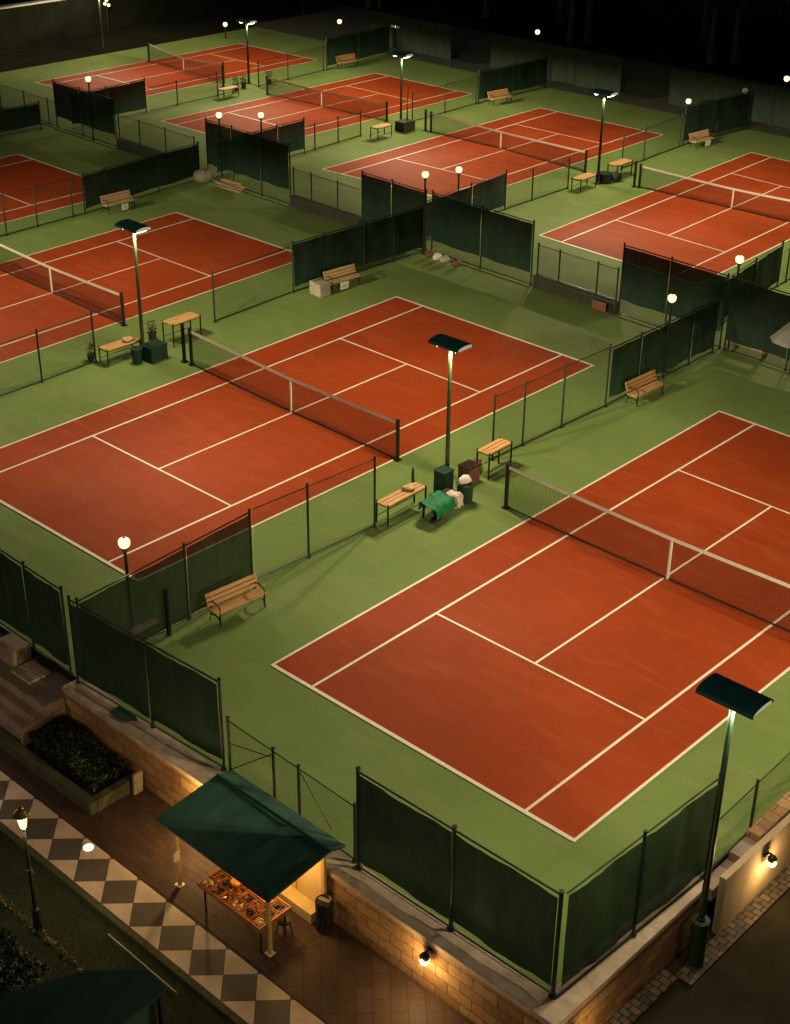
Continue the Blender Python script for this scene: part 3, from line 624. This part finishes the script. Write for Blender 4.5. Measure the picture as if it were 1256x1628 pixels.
lantern(-5.2, -9.95, 'added, unseen street lantern just beyond the left edge of the picture')
lantern(12.6, -9.95, 'added, unseen street lantern just beyond the bottom edge of the picture')
# ground disc light
t = MB().lathe([(.13, 0), (.13, .018), (.1, .026)], (1.07, -7.36, ZL-.004), 20).build('ground_light', 'disc', None, (1.07, -7.36, ZL)); tag(t, 'small round lit disc set in the checkered paving', 'ground light')
# wall lamps
def wall_lamp(loc, nrm, label):
    rz = math.atan2(nrm[1], nrm[0]); t = thing('wall_lamp', label, 'wall lamp', loc, rz, 'wall lamps')
    MB().box((.02, 0, .1), (.04, .14, .16)).tube([(.03, 0, .12), (.12, 0, .17), (.2, 0, .13)], .028, 8).lathe([(.12, .0), (.12, .06), (.08, .12), (.03, .16)], (.2, 0, 0), 14).build('bracket', 'black', t)
    MB().lathe([(.05, -.2), (.1, -.15), (.125, -.06), (.118, -.005)], (.2, 0, 0), 16).build('globe', 'wallglobe', t, smooth=True)
    L = bpy.data.lights.new('bulb', 'POINT'); L.energy = 75; L.color = (1, .63, .24); L.shadow_soft_size = .1
    ob = bpy.data.objects.new('bulb', L); COL.objects.link(ob); ob.parent = t; ob.location = (.42, 0, -.2)
wall_lamp((10.62, -4.825, -.45), (0, -1), 'lit wall lamp on the front sandstone wall near the bottom of the picture')
wall_lamp((14.16, -4.3, -.95), (1, 0), 'added, unseen wall lamp just round the corner of the sandstone wall, below the frame')  # unseen lamp, added to warm the right-hand sandstone wall
wall_lamp((14.505, 3.1, -.32), (1, 0), 'lit wall lamp on the smooth plastered wall at the right edge')

# ------------------------------------------------------------------ kiosk
o = (5.55, -5.9, ZL); kz = thing('kiosk', 'open kiosk with a sloping dark green roof on yellow posts, against the front wall', 'kiosk', o)
RF, RB = .56, .77      # roof heights front / ridge
x0, x1, yf, yr, yb = 3.52, 7.55, -6.92, -4.96, -4.5
def slab(p, th, name, m, par, **k):
    b = MB(); q = [Vector(v) for v in p]; q2 = [v-Vector((0, 0, th)) for v in q]; n = len(q)
    b.add(q+q2, [tuple(range(n)), tuple(range(2*n-1, n-1, -1))]+[(i, (i+1) % n, (i+1) % n+n, i+n) for i in range(n)])
    return b.build(name, m, par, o, **k)
rf = slab([(x0, yf, RF), (x1, yf, RF), (x1, yr, RB), (x0, yr, RB)], .07, 'roof', 'roof', kz)
slab([(x0, yr+.01, RB-.005), (x1, yr+.01, RB-.005), (x1+.05, yb, RB-.11), (x0+.05, yb, RB-.11)], .06, 'back_slope', 'roof', rf)
b = MB()
for i in range(7):
    x = x0+.25+i*(x1-x0-.5)/6; b.tube([(x, yf+.02, RF+.0), (x, yr-.05, RB-.002)], .009, 5)
b.build('roof_seam', 'roof', rf, o)
MB().tube([(x0, yr, RB+.01), (x1, yr, RB+.01)], .03, 6).build('ridge_cap', 'roof', rf, o)
MB().tube([(x0-.01, yf-.01, RF-.03), (x1+.01, yf-.01, RF-.03)], .03, 6).build('front_gutter', 'greenmetal', rf, o)
for x in (3.84, 7.16):
    p = MB().lim(x-.045, x+.045, -6.65, -6.56, ZL+.03, RF-.03).build('post', 'postwood', kz, o)
    MB().lim(x-.1, x+.1, -6.7, -6.51, ZL, ZL+.03).build('post_foot', 'band', p, o)
for x in (3.84, 7.3): MB().lim(x-.045, x+.045, -4.98, -4.9, ZL, RB-.08).build('post', 'postwood', kz, o)
MB().lim(3.9, 7.25, -4.93, -4.88, ZL+.05, RB-.1).build('back_panel', 'cream', kz, o)
b = MB()
for i in range(4): b.lim(4.5+i*.9, 4.53+i*.9, -4.95, -4.935, ZL+.3, RB-.12)
b.build('panel_batten', 'postwood', kz, o)
MB().lim(3.95, 7.2, -5.3, -4.94, ZL+.02, ZL+.34).build('back_ledge', 'cream', kz, o, bevel=.01)
MB().lim(3.3, 7.6, -7.1, -4.9, ZL, ZL+.012).build('floor', 'pavers', kz, o)
MB().tube([(4.4, -5.35, .38), (6.7, -5.35, .38)], .03, 8).build('tube_light', 'kbulb', kz, o)
L = bpy.data.lights.new('kiosk_lamp', 'POINT'); L.energy = 85; L.color = (1, .55, .16); L.shadow_soft_size = .2
ob = bpy.data.objects.new('kiosk_lamp', L); COL.objects.link(ob); ob.parent = kz; ob.location = (.9, .2, 1.75)
t = thing('wall_lamp', 'lit wall lamp half hidden at the left end of the kiosk roof', 'wall lamp', (3.15, -4.86, -.3), -math.pi/2, 'wall lamps')
MB().box((.02, 0, .1), (.04, .14, .16)).lathe([(.12, .0), (.12, .06), (.03, .14)], (.2, 0, 0), 14).build('bracket', 'black', t)
MB().lathe([(.05, -.2), (.1, -.15), (.125, -.06), (.118, -.005)], (.2, 0, 0), 16).build('globe', 'wallglobe', t, smooth=True)
L = bpy.data.lights.new('bulb', 'POINT'); L.energy = 190; L.color = (1, .6, .2); L.shadow_soft_size = .1
ob = bpy.data.objects.new('bulb', L); COL.objects.link(ob); ob.parent = t; ob.location = (.4, 0, -.1)
q = MB().box((3.92, -6.7, -.55), (.03, .16, .3), 0, 0, R(5)).build('notice', 'white', None, (3.9, -6.6, -.4)); tag(q, 'small pale notice hanging on the left kiosk post', 'notice')
# display table with trays
o2 = (6.0, -6.35, ZL); tb = thing('display_table', 'long display table full of small trays under the kiosk roof', 'table', o2)
TZ = -.72
MB().lim(4.92, 7.08, -6.82, -5.88, TZ-.05, TZ).build('tabletop', 'crate', tb, o2)
MB().lim(4.88, 7.12, -6.86, -6.822, TZ-.07, TZ+.06).lim(4.88, 7.12, -5.878, -5.84, TZ-.07, TZ+.06).lim(4.88, 4.918, -6.82, -5.88, TZ-.07, TZ+.06).lim(7.082, 7.12, -6.82, -5.88, TZ-.07, TZ+.06).build('rim', 'crate', tb, o2)
for x in (5.0, 7.0):
    for y in (-6.74, -5.96): MB().tube([(x, y, ZL), (x, y, TZ-.05)], .025, 6).build('leg', 'black', tb, o2)
rnd = random.Random(5); trays = []
for i in range(6):
    for j in range(3):
        cx, cy = 5.1+i*.36, -6.68+j*.31
        tr = thing('tray', 'small wooden tray of packets on the kiosk display table', 'tray', (cx, cy, TZ), rnd.uniform(-.05, .05), 'trays on the display table')
        MB().lim(-.16, .16, -.135, .135, 0, .012).lim(-.16, .16, -.135, -.12, .012, .07).lim(-.16, .16, .12, .135, .012, .07).lim(-.16, -.145, -.12, .12, .012, .07).lim(.145, .16, -.12, .12, .012, .07).build('tray_body', 'crate', tr)
        b = MB()
        for _ in range(9): b.box((rnd.uniform(-.11, .11), rnd.uniform(-.09, .09), rnd.uniform(.03, .08)), (rnd.uniform(.05, .1), rnd.uniform(.03, .08), .04), rnd.uniform(0, 3), rnd.uniform(-.4, .4), rnd.uniform(-.4, .4))
        b.build('packets', rnd.choice(['goods', 'goods2', 'goods2', 'postwood']), tr)
q = MB().lathe([(.02, 0), (.1, .0), (.13, .08), (.12, .12), (.02, .12)], (5.62, -6.28, TZ+.07), 14).build('bowl', 'orange', None, (5.62, -6.28, TZ)); tag(q, 'round orange bowl in the middle of the display table', 'bowl')
t = thing('waste_bag', 'tall black bag standing at the right end of the kiosk by the wall', 'bag', (7.5, -5.15, ZL))
MB().lathe([(.19, 0), (.22, .06), (.2, .5), (.215, .86), (.2, .92), (.17, .9)], (0, 0, 0), 12).build('bag_body', 'black', t); MB().box((0, .02, .91), (.3, .1, .03), .3, .2).build('bag_top', 'board', t)
t = thing('stool', 'small black stool behind the right post of the kiosk', 'stool', (6.95, -5.95, ZL))
MB().lathe([(.16, .42), (.17, .44), (.17, .48), (.02, .49)], (0, 0, 0), 14).build('seat', 'black', t)
for a in range(4): MB().tube([(.13*math.cos(a*1.57+.7), .13*math.sin(a*1.57+.7), .43), (.2*math.cos(a*1.57+.7), .2*math.sin(a*1.57+.7), 0)], .016, 6).build('leg', 'black', t)
# second kiosk, bottom left corner
o3 = (6.4, -12, ZL); k2 = thing('kiosk', 'dark green kiosk roof in the bottom left corner of the picture', 'kiosk', o3); Z2 = 1.0
def roofp(p, par=k2, name='roof', m='roof', th=.08):
    b = MB(); q = [Vector(v) for v in p]; q2 = [v-Vector((0, 0, th)) for v in q]; n = len(q)
    b.add(q+q2, [tuple(range(n)), tuple(range(2*n-1, n-1, -1))]+[(i, (i+1) % n, (i+1) % n+n, i+n) for i in range(n)])
    return b.build(name, m, par, o3)
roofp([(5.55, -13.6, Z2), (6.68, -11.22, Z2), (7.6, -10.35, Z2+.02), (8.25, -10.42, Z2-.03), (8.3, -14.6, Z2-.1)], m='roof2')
for x, y in ((8.17, -10.5), (6.75, -11.4), (8.2, -12.6), (8.2, -14.4)): MB().lim(x-.06, x+.06, y-.06, y+.06, ZL, Z2-.15).build('post', 'black', k2, o3)
MB().lim(6.95, 8.1, -14.4, -10.62, ZL, Z2-.1).build('counter', 'greenmetal', k2, o3)

# ------------------------------------------------------------------ benches
BN = 'slatted wooden benches along the fences'
def park_bench(loc, rz, label, wmat='wood'):
    """length along local Y, faces local +X"""
    r = thing('park_bench', label, 'bench', loc, rz, BN); Lh = .95
    b = MB()
    for i in range(4): b.box((.10+i*.115, 0, .44-.004*(3-i)), (.108, Lh*2, .045))
    b.build('seat', wmat, r, bevel=.006)
    b = MB()
    for i in range(3): b.box((.035-.045*i-.02, 0, .56+i*.135), (.038, Lh*2, .122), 0, 0, R(-14))
    b.build('backrest', wmat, r, bevel=.006)
    for sy in (-1, 1):
        y = sy*(Lh-.12)
        f = MB().tube([(.5, y, 0), (.47, y, .2), (.49, y, .42)], .03, 8).tube([(-.06, y, 0), (.02, y, .22), (.03, y, .42), (-.1, y, .9)], .028, 8).tube([(.0, y, .41), (.49, y, .415)], .026, 8).tube([(.02, y, .2), (.25, y, .27), (.47, y, .2)], .02, 8)
        f.tube([(-.01, y, .62), (.1, y, .68), (.3, y, .7), (.44, y, .66), (.52, y, .56), (.5, y, .46), (.46, y, .43)], .022, 8)
        f.build('end_frame', 'black', r)
    return r
park_bench((-2.85, 1.12, 0), R(-5), 'nearest orange wooden bench with black iron frame, by the thin windscreen')
park_bench((-3.02, 22.9, 0), R(-3), 'orange wooden bench against the green screen right of the middle court')
park_bench((-20.65, 23.45, 0), R(-6), 'wooden bench with a white sign on its front and a grey box beside it', 'wood2')
park_bench((-37.85, 23.4, 0), R(-3), 'pale wooden bench with white paper under the seat, by the left dark screen', 'wood2')
park_bench((-54.4, 57.7, 0), R(-6), 'farthest wooden bench beside the top centre-left green screen')
park_bench((-38.75, 57.0, 0), R(-8), 'far wooden bench against the dark screen right of the top centre')
park_bench((-22.6, 57.4, 0), R(-6), 'far wooden bench with a white paper hanging below, upper right', 'wood2')
def paper(x, y, z, w, h, rz, label):
    q = MB().box((0, 0, 0), (.012, w, h), 0, 0, R(4)).build('paper_sign', 'white', None); q.location = (x, y, z); q.rotation_euler = (0, 0, rz)
    tag(q, label, 'paper sign'); b = MB(); rn = random.Random(int(abs(x)*7))
    for i in range(3): b.box((.008+.002, (rn.random()-.5)*.06, .08-.075*i), (.004, w*(.45+.25*rn.random()), .03))
    b.build('print_lines', 'board', q)
paper(-20.1, 23.2, .24, .5, .36, R(-6), 'white sign hung on the front of the bench with the grey box')
paper(-37.3, 23.55, .22, .42, .34, R(-3), 'white paper hung below the pale bench on the left')
paper(-22.05, 57.6, .23, .5, .34, R(-6), 'white paper hung below the far bench, upper right')
t = thing('grey_box', 'grey cardboard box standing at the left end of the signed bench', 'box', (-20.55, 22.02, 0), R(-6))
MB().lim(-.42, .42, -.3, .3, 0, .62).build('box_body', 'board', t, bevel=.01); MB().box((-.3, 0, .64), (.3, .5, .02), 0, 0, R(-25)).build('box_flap', 'board', t)
def slat_bench(loc, rz, Ln, wd, h, label, wmat='wood', rails=True):
    r = thing('slatted_bench', label, 'bench', loc, rz, 'backless benches by the net posts')
    b = MB(); n = max(3, int(wd/.15))
    for i in range(n): b.box((-wd/2+(i+.5)*wd/n, 0, h-.02), (wd/n*.86, Ln, .06))
    b.build('seat', wmat, r, bevel=.005)
    for sx in (-1, 1):
        for sy in (-1, 1): MB().tube([(sx*wd*.47, sy*Ln*.48, 0), (sx*wd*.47, sy*Ln*.48, h+(.05 if rails else -.04))], .034, 6).build('leg', 'black', r)
    f = MB()
    for sy in (-1, 1): f.tube([(-wd*.47, sy*Ln*.48, h-.06), (wd*.47, sy*Ln*.48, h-.06)], .018, 6)
    for sx in (-1, 1): f.tube([(sx*wd*.47, -Ln*.48, h-.06), (sx*wd*.47, Ln*.48, h-.06)], .018, 6).tube([(sx*wd*.47, -Ln*.48, h*.3), (sx*wd*.47, Ln*.48, h*.3)], .014, 6)
    f.build('frame', 'black', r)
    return r
slat_bench((-3.28, 9.1, 0), R(1), 2.0, .55, .78, 'backless slatted bench left of the draped green jacket')
slat_bench((-3.05, 13.75, 0), R(2), 1.35, .58, 1.02, 'raised slatted bench between the draped jacket and the nearest net')
slat_bench((-21.0, 10.75, 0), R(-1), 1.75, .62, .68, 'backless slatted bench left of the green bin, middle court')
slat_bench((-20.75, 13.9, 0), R(1), 1.6, .72, 1.0, 'raised slatted bench left of the middle court net, right of the pole')
slat_bench((-22.1, 44.65, 0), R(2), 1.6, .65, .72, 'low slatted bench left of the dark far floodlight pole')
slat_bench((-22.0, 48.0, 0), R(2), 1.6, .7, .9, 'slatted bench between the dark far pole and the far right net')
slat_bench((-38.25, 44.7, 0), R(3), 1.4, .65, .7, 'small slatted bench left of the top centre floodlight pole')
slat_bench((-53.4, 45.0, 0), R(3), 1.5, .6, .6, 'farthest slatted bench amid plants by the farthest pole')
# bag and cloth on the bench left of the jacket
def bundle(loc, r, m, name, label, cat, sz=.6, seed=1):
    rn = random.Random(seed); b = MB(); n, mm = 14, 8
    vs = []
    for i in range(mm+1):
        for k in range(n):
            th = math.pi*i/mm; f = 1+.18*math.sin(3*k*6.28/n+seed)+.1*math.sin(5*th+k)
            vs.append((loc[0]+r*f*math.sin(th)*math.cos(6.283*k/n), loc[1]+r*1.35*f*math.sin(th)*math.sin(6.283*k/n), loc[2]+r*sz*(1-math.cos(th))*(1+.08*math.sin(k*2+seed))))
    fs = [(i*n+k, i*n+(k+1) % n, (i+1)*n+(k+1) % n, (i+1)*n+k) for i in range(mm) for k in range(n)]
    b.add(vs, fs); q = b.build(name, m, None, loc, smooth=True); return tag(q, label, cat)
bundle((-3.35, 9.55, .79), .2, 'wood2', 'cloth_bundle', 'tan cloth bundle lying on the slatted bench left of the jacket', 'cloth', .35, 2)
bundle((-21.0, 11.2, .69), .22, 'wood2', 'cloth_bundle', 'tan bundle lying on the bench left of the green bin', 'cloth', .35, 4)
# low bench with jacket and towel
t = thing('slatted_bench', 'low dark bench under the green jacket, beside the nearest net', 'bench', (-2.4, 10.15, 0), R(6), 'backless benches by the net posts')
b = MB()
for i in range(4): b.box((-.22+i*.145, 0, .52), (.125, 1.5, .05))
b.build('seat', 'black', t, bevel=.006)
for x, y in ((.24, -.68), (-.24, -.68), (.24, .68), (-.24, .68)): MB().box((x, y, .25), (.06, .06, .5)).build('leg', 'black', t)
def drape(prof, y0, y1, nu, name, m, label, cat, amp=.03, seed=0):
    """prof: (x, z) polyline followed by the cloth over the seat edge"""
    def fn(u, v):
        f = v*(len(prof)-1); i = min(int(f), len(prof)-2); w = f-i
        x = prof[i][0]*(1-w)+prof[i+1][0]*w; z = prof[i][1]*(1-w)+prof[i+1][1]*w
        hang = max(0, (.5-z))*1.6
        return (x+amp*math.sin(11*u+seed)*(.4+hang)+.02*math.sin(5*v*6+u*3), y0+(y1-y0)*u+.05*math.sin(6*v+seed), z+.022*math.sin(9*u+4*v+seed)+.012*math.sin(23*u+seed))
    q = MB().cloth(fn, nu, 22).build(name, m, None, smooth=True, solid=.012); q.location = (-2.4, 10.15, 0); q.rotation_euler = (0, 0, R(6)); return tag(q, label, cat)
drape([(-.42, .28), (-.36, .56), (-.28, .66), (-.12, .61), (.1, .585), (.3, .60), (.38, .52), (.42, .2)], -.85, .3, 34, 'jacket', 'jacket', 'green jacket spread over the low bench beside the nearest net', 'jacket', .04, 1)
drape([(-.05, .60), (.12, .585), (.31, .60), (.4, .5), (.43, .12)], .34, .66, 14, 'towel', 'pink', 'pale pink towel hanging over the right end of the low bench', 'towel', .025, 3)
bundle((-2.05, 9.5, 0), .15, 'black', 'shoe_bag', 'small black bag on the ground in front of the low bench', 'bag', .7, 17)
t = thing('waste_bin', 'dark green bin topped by a white bag, right of the draped jacket', 'bin', (-2.35, 11.35, 0))
MB().lathe([(.25, 0), (.27, .04), (.3, .66), (.32, .68), (.3, .7), (.02, .69)], (0, 0, 0), 14).build('bin_body', 'bin', t); MB().lathe([(.27, .64), (.33, .66), (.33, .69), (.27, .7)], (0, 0, .01), 14).build('bin_rim', 'greenmetal', t)
bundle((-2.35, 11.32, .69), .19, 'white', 'plastic_bag', 'white plastic bag sitting on the green bin beside the jacket', 'bag', .8, 7)
t = thing('waste_bin', 'square dark green bin behind the draped jacket at the pole foot', 'bin', (-3.35, 11.35, 0))
MB().lim(-.25, .25, -.25, .25, 0, .82).build('bin_body', 'bin', t, bevel=.015); MB().lim(-.27, .27, -.27, .27, .82, .87).build('bin_rim', 'greenmetal', t, bevel=.01)
t = thing('storage_box', 'red-brown box between the pole and the raised bench', 'box', (-3.2, 12.55, 0))
MB().lim(-.26, .26, -.3, .3, 0, .62).build('box_body', 'brownbox', t, bevel=.012); MB().lim(-.28, .28, -.32, .32, .62, .68).build('box_lid', 'goods2', t, bevel=.01)
bundle((-3.6, 13.35, .0), .24, 'brownbox', 'sports_bag', 'reddish bag behind the raised bench beside the nearest net', 'bag', .9, 9)
q = MB().lathe([(.05, 0), (.05, .62), (.035, .66), (.03, .72)], (-4.4, 10.9, 0), 10).build('bollard', 'kerbgreen', None, (-4.4, 10.9, 0)); tag(q, 'short green stub post left of the floodlight pole with the jacket', 'post')
# around the other poles
t = thing('storage_box', 'square dark green box at the foot of the pole by the middle court', 'box', (-20.0, 11.75, 0), R(5))
MB().lim(-.36, .36, -.45, .45, 0, .62).build('box_body', 'bin', t, bevel=.02); MB().lim(-.38, .38, -.47, .47, .62, .67).build('box_lid', 'greenmetal', t, bevel=.01)
t = thing('waste_bin', 'dark green bin left of the square green box by the middle court pole', 'bin', (-20.2, 11.0, 0))
MB().lathe([(.2, 0), (.23, .6), (.25, .62), (.02, .63)], (0, 0, 0), 14).build('bin_body', 'bin', t); MB().lathe([(.22, .58), (.26, .6), (.26, .64), (.22, .65)], (0, 0, 0), 14).build('bin_rim', 'greenmetal', t)
def pot_plant(x, y, label, s=1., seed=1):
    t = thing('potted_plant', label, 'plant', (x, y, 0))
    MB().lathe([(.13*s, 0), (.19*s, .3*s), (.2*s, .32*s), (.02, .31*s)], (0, 0, 0), 12).build('pot', 'planter', t)
    def f(r):
        a = r.uniform(0, 6.28); q = r.random()**.6*.22*s; return (q*math.cos(a), q*math.sin(a), .32*s+r.random()**1.2*.55*s)
    leaf_cloud(160, f, .05*s, seed).build('foliage', 'leaf2', t)
pot_plant(-21.7, 13.0, 'potted plant beside the raised bench left of the middle net', 1, 3)
pot_plant(-21.7, 9.75, 'potted plant at the left end of the low bench by the left court fence', .9, 4)
pot_plant(-54.4, 46.6, 'left potted plant among the clutter by the farthest pole', 1.2, 5)
pot_plant(-54.6, 47.5, 'middle potted plant among the clutter by the farthest pole', 1.1, 6)
pot_plant(-54.2, 49.6, 'right potted plant between the farthest pole and its net post', 1.1, 7)
t = thing('planter_box', 'dark planter box with a thin tall stem, right of the top centre pole', 'planter', (-38.3, 47.0, 0))
MB().lim(-.4, .4, -.55, .55, 0, .62).build('box_body', 'planter', t, bevel=.02); MB().tube([(.0, .2, .6), (0, .2, 1.3), (.05, .22, 3.0)], [.06, .04, .015], 7).build('stem', 'greenmetal', t)
t = thing('waste_bin', 'dark bin heap between the two slatted benches of the far right court', 'bin', (-22.0, 46.55, 0))
MB().lathe([(.36, 0), (.4, .5), (.42, .54), (.02, .56)], (0, 0, 0), 14).build('bin_body', 'black', t); MB().lathe([(.38, .5), (.43, .52), (.43, .56), (.36, .58)], (0, 0, 0), 14).build('bin_rim', 'greenmetal', t)
bundle((-21.7, 47.2, 0), .3, 'planter', 'sports_bag', 'grey bag on the ground right of the dark bin, far right court', 'bag', .9, 12)
# small chairs under the far benches, clutter behind screens
def stack(loc, n, label, cat, seed, w=.5):
    rn = random.Random(seed); t = thing('timber_stack', label, cat, loc, R(-3))
    for i in range(n): MB().box((rn.uniform(-.5, .5), rn.uniform(-.12, .12)+.1*(i % 3), .05+.085*(i//2)), (rn.uniform(1.2, 2.0), .16, .07), rn.uniform(-.12, .12)).build('plank', 'wood2' if i % 3 else 'board', t)
stack((-36.3, 30.1, 0), 9, 'stack of pale planks under the tall dark screen at the left court end', 'planks', 3)
bundle((-38.4, 30.0, 0), .42, 'board', 'covered_heap', 'pale covered heap left of the plank stack at the left court end', 'heap', .9, 21)
for i, (dx, m, lb) in enumerate(((0, 'brownbox', 'reddish bag at the far corner of the middle court, left one'), (.55, 'white', 'pale bag at the far corner of the middle court, second from left'), (1.1, 'grey', 'grey bag at the far corner of the middle court, third from left'), (1.9, 'brownbox', 'dark reddish bag at the far corner of the middle court, right one'))):
    bundle((-20.4+dx, 29.5-dx*.04, 0), .2, m, 'sports_bag', lb, 'bag', .9, 30+i)
q = MB().box((-9.75, 29.27, .34), (.75, .03, .42)).build('red_panel', 'brownbox', None, (-9.75, 29.27, 0)); tag(q, 'dull red panel leaning on the low dark wall of the middle court', 'panel')
# behind the right corner: low bench and pale tarpaulin
o = (-2.6, 30.1, 0); t = thing('wooden_rack', 'brown wooden rack seen through the gap under the right corner screen', 'rack', o, R(-2))
for z in (.25, .55, .85): MB().box((.3, 0, z), (1.6, .4, .05)).build('shelf', 'wood2', t)
for x in (-.4, 1.0): MB().box((x, 0, .45), (.06, .4, .9)).build('upright', 'brownbox', t)
t = thing('parasol', 'pale grey closed awning at the right edge behind the dark corner screen', 'parasol', (.1, 29.2, 0))
MB().tube([(0, 0, 0), (0, 0, 2.5)], .03, 8).build('pole', 'black', t)
MB().lathe([(1.0, 1.5), (.8, 1.68), (.35, 2.2), (.05, 2.5)], (0, 0, 0), 9).build('canopy', 'grey', t)
q = MB().box((0, 0, 0), (.34, 1.0, .12), 0, 0, 0).build('timber_plank', 'wood', None, bevel=.01); q.location = (-3.75, -1.6, .2); tag(q, 'orange timber board seen through the thin screen left of the nearest bench', 'plank')
q = MB().tube([(-3.2, -1.1, -.02), (-3.2, -1.1, 1.6)], .075, 10).build('gate_post', 'black', None, (-3.2, -1.1, 0)); tag(q, 'thick short black post by the thin screen near the nearest bench', 'post')

# ------------------------------------------------------------------ far trees
def tree(loc, s, label, seed):
    t = thing('tree', label, 'tree', loc, random.uniform(0, 6), 'dark trees beyond the courts'); rn = random.Random(seed)
    H = 4.6*s
    b = MB().tube([(0, 0, -.1), (.05, .02, H*.3), (.1, .0, H*.7), (.15, .1, H)], [.26*s, .19*s, .15*s, .1*s], 9)
    tips = []
    for i in range(8):
        a = i*.785+rn.uniform(-.3, .3); z = H*rn.uniform(.65, 1.); e = (1.7*s*math.cos(a), 1.7*s*math.sin(a), z+1.6*s*rn.uniform(.4, 1.3))
        b.tube([(.1, 0, z), (e[0]*.5, e[1]*.5, z+.5*s), e], [.09*s, .06*s, .02*s], 6); tips.append(e)
    tips += [(.2, .1, H+2.2*s), (0, .3, H+1.2*s)]
    b.build('trunk', 'bark', t)
    def f(r):
        c = r.choice(tips); return (c[0]+r.gauss(0, .75*s), c[1]+r.gauss(0, .75*s), c[2]+r.gauss(0, .55*s))
    leaf_cloud(1500, f, .2*s, seed).build('crown', 'leaf2', t)
    return t
tr = []
spots = [(-48, 77.4, 1.2, 'pale-trunked tree right of the top centre, nearest the far railing'), (-47.1, 78.6, 1.3, 'slim tree just right of the pale-trunked tree, top right'), (-35.6, 79.2, 1.25, 'dim-trunked tree at the upper right, left of a pair'), (-34.2, 80.4, 1.1, 'dim-trunked tree at the upper right, right of a pair'),
 (-69.8, 77.6, 1.1, 'lit-trunked tree at the top centre, right of two'), (-71, 77.4, 1.2, 'lit-trunked tree at the top centre, left of two'), (-60, 81, 1.4, 'dark tree behind the far railing, top centre'), (-54, 84, 1.3, 'dark tree far behind, right of the top centre'),
 (-40.5, 86, 1.4, 'dark tree far behind the right-hand courts'), (-27, 82, 1.3, 'dark tree beyond the far lamps at the upper right'), (-20, 80, 1.3, 'dark tree at the right edge beyond the railing')]
base = [tree((-90, 60, 0), 1., 'dark tree behind the long wall at the top left', 41), tree((-96, 70, 0), 1.15, 'taller dark tree behind the long wall, top left', 42)]
for i, (x, y, s, lb) in enumerate(spots):
    d = dup(base[i % 2], (x, y, 0), i*1.3, lb); d.scale = (s, s, s)

SKY = 1.0
# ------------------------------------------------------------------ world, sun, camera
w = bpy.data.worlds.new('World'); sc.world = w; w.use_nodes = True; nt = w.node_tree
bg = nt.nodes['Background']; sky = nt.nodes.new('ShaderNodeTexSky'); sky.sky_type = 'NISHITA'; sky.sun_disc = False
sky.sun_elevation = R(-4); sky.sun_rotation = R(200); hs_ = nt.nodes.new('ShaderNodeHueSaturation'); hs_.inputs['Saturation'].default_value = .12; nt.links.new(sky.outputs[0], hs_.inputs['Color'])
wm = nt.nodes.new('ShaderNodeMix'); wm.data_type = 'RGBA'; wm.blend_type = 'MULTIPLY'; wm.inputs[0].default_value = 1; wm.inputs[7].default_value = (1, .95, .78, 1)
nt.links.new(hs_.outputs[0], wm.inputs[6]); nt.links.new(wm.outputs[2], bg.inputs['Color']); bg.inputs['Strength'].default_value = SKY
S = bpy.data.lights.new('moon', 'SUN'); S.energy = .012; S.angle = R(2); S.color = (.8, .9, 1)
so = bpy.data.objects.new('moon', S); COL.objects.link(so); so.rotation_euler = (R(50), 0, R(20))

cam = bpy.data.cameras.new('camera'); co = bpy.data.objects.new('camera', cam); COL.objects.link(co); sc.camera = co
CAMP = (26.3877, -23.0917, 24.2749, -0.7478, 0.5051, 0.0110); FPX, PX, PY = 2323.09, 631.43, 814.498
x, y, z, yaw, pit, rol = CAMP
fw = Vector((math.sin(yaw)*math.cos(pit), math.cos(yaw)*math.cos(pit), -math.sin(pit)))
rt = Vector((math.cos(yaw), -math.sin(yaw), 0)); up = rt.cross(fw)
r2 = rt*math.cos(rol)+up*math.sin(rol); u2 = up*math.cos(rol)-rt*math.sin(rol)
co.matrix_world = Matrix(((r2.x, u2.x, -fw.x, x), (r2.y, u2.y, -fw.y, y), (r2.z, u2.z, -fw.z, z), (0, 0, 0, 1)))
cam.sensor_fit = 'VERTICAL'; cam.sensor_height = 36; cam.lens = FPX/1628*36
cam.shift_x = -(PX-628)/1628; cam.shift_y = (PY-814)/1628
cam.clip_start = .5; cam.clip_end = 4000

vs = sc.view_settings; sc.display_settings.display_device = 'sRGB'; vs.view_transform = 'Standard'; vs.look = 'None'; vs.exposure = 0.; vs.gamma = 1.
sc.render.engine = 'CYCLES'
sc.cycles.use_denoising = True; sc.cycles.max_bounces = 5; sc.cycles.diffuse_bounces = 3; sc.cycles.glossy_bounces = 2
sc.cycles.transparent_max_bounces = 24; sc.cycles.sample_clamp_indirect = 4; sc.cycles.use_light_tree = True
sc.cycles.caustics_reflective = False; sc.cycles.caustics_refractive = False
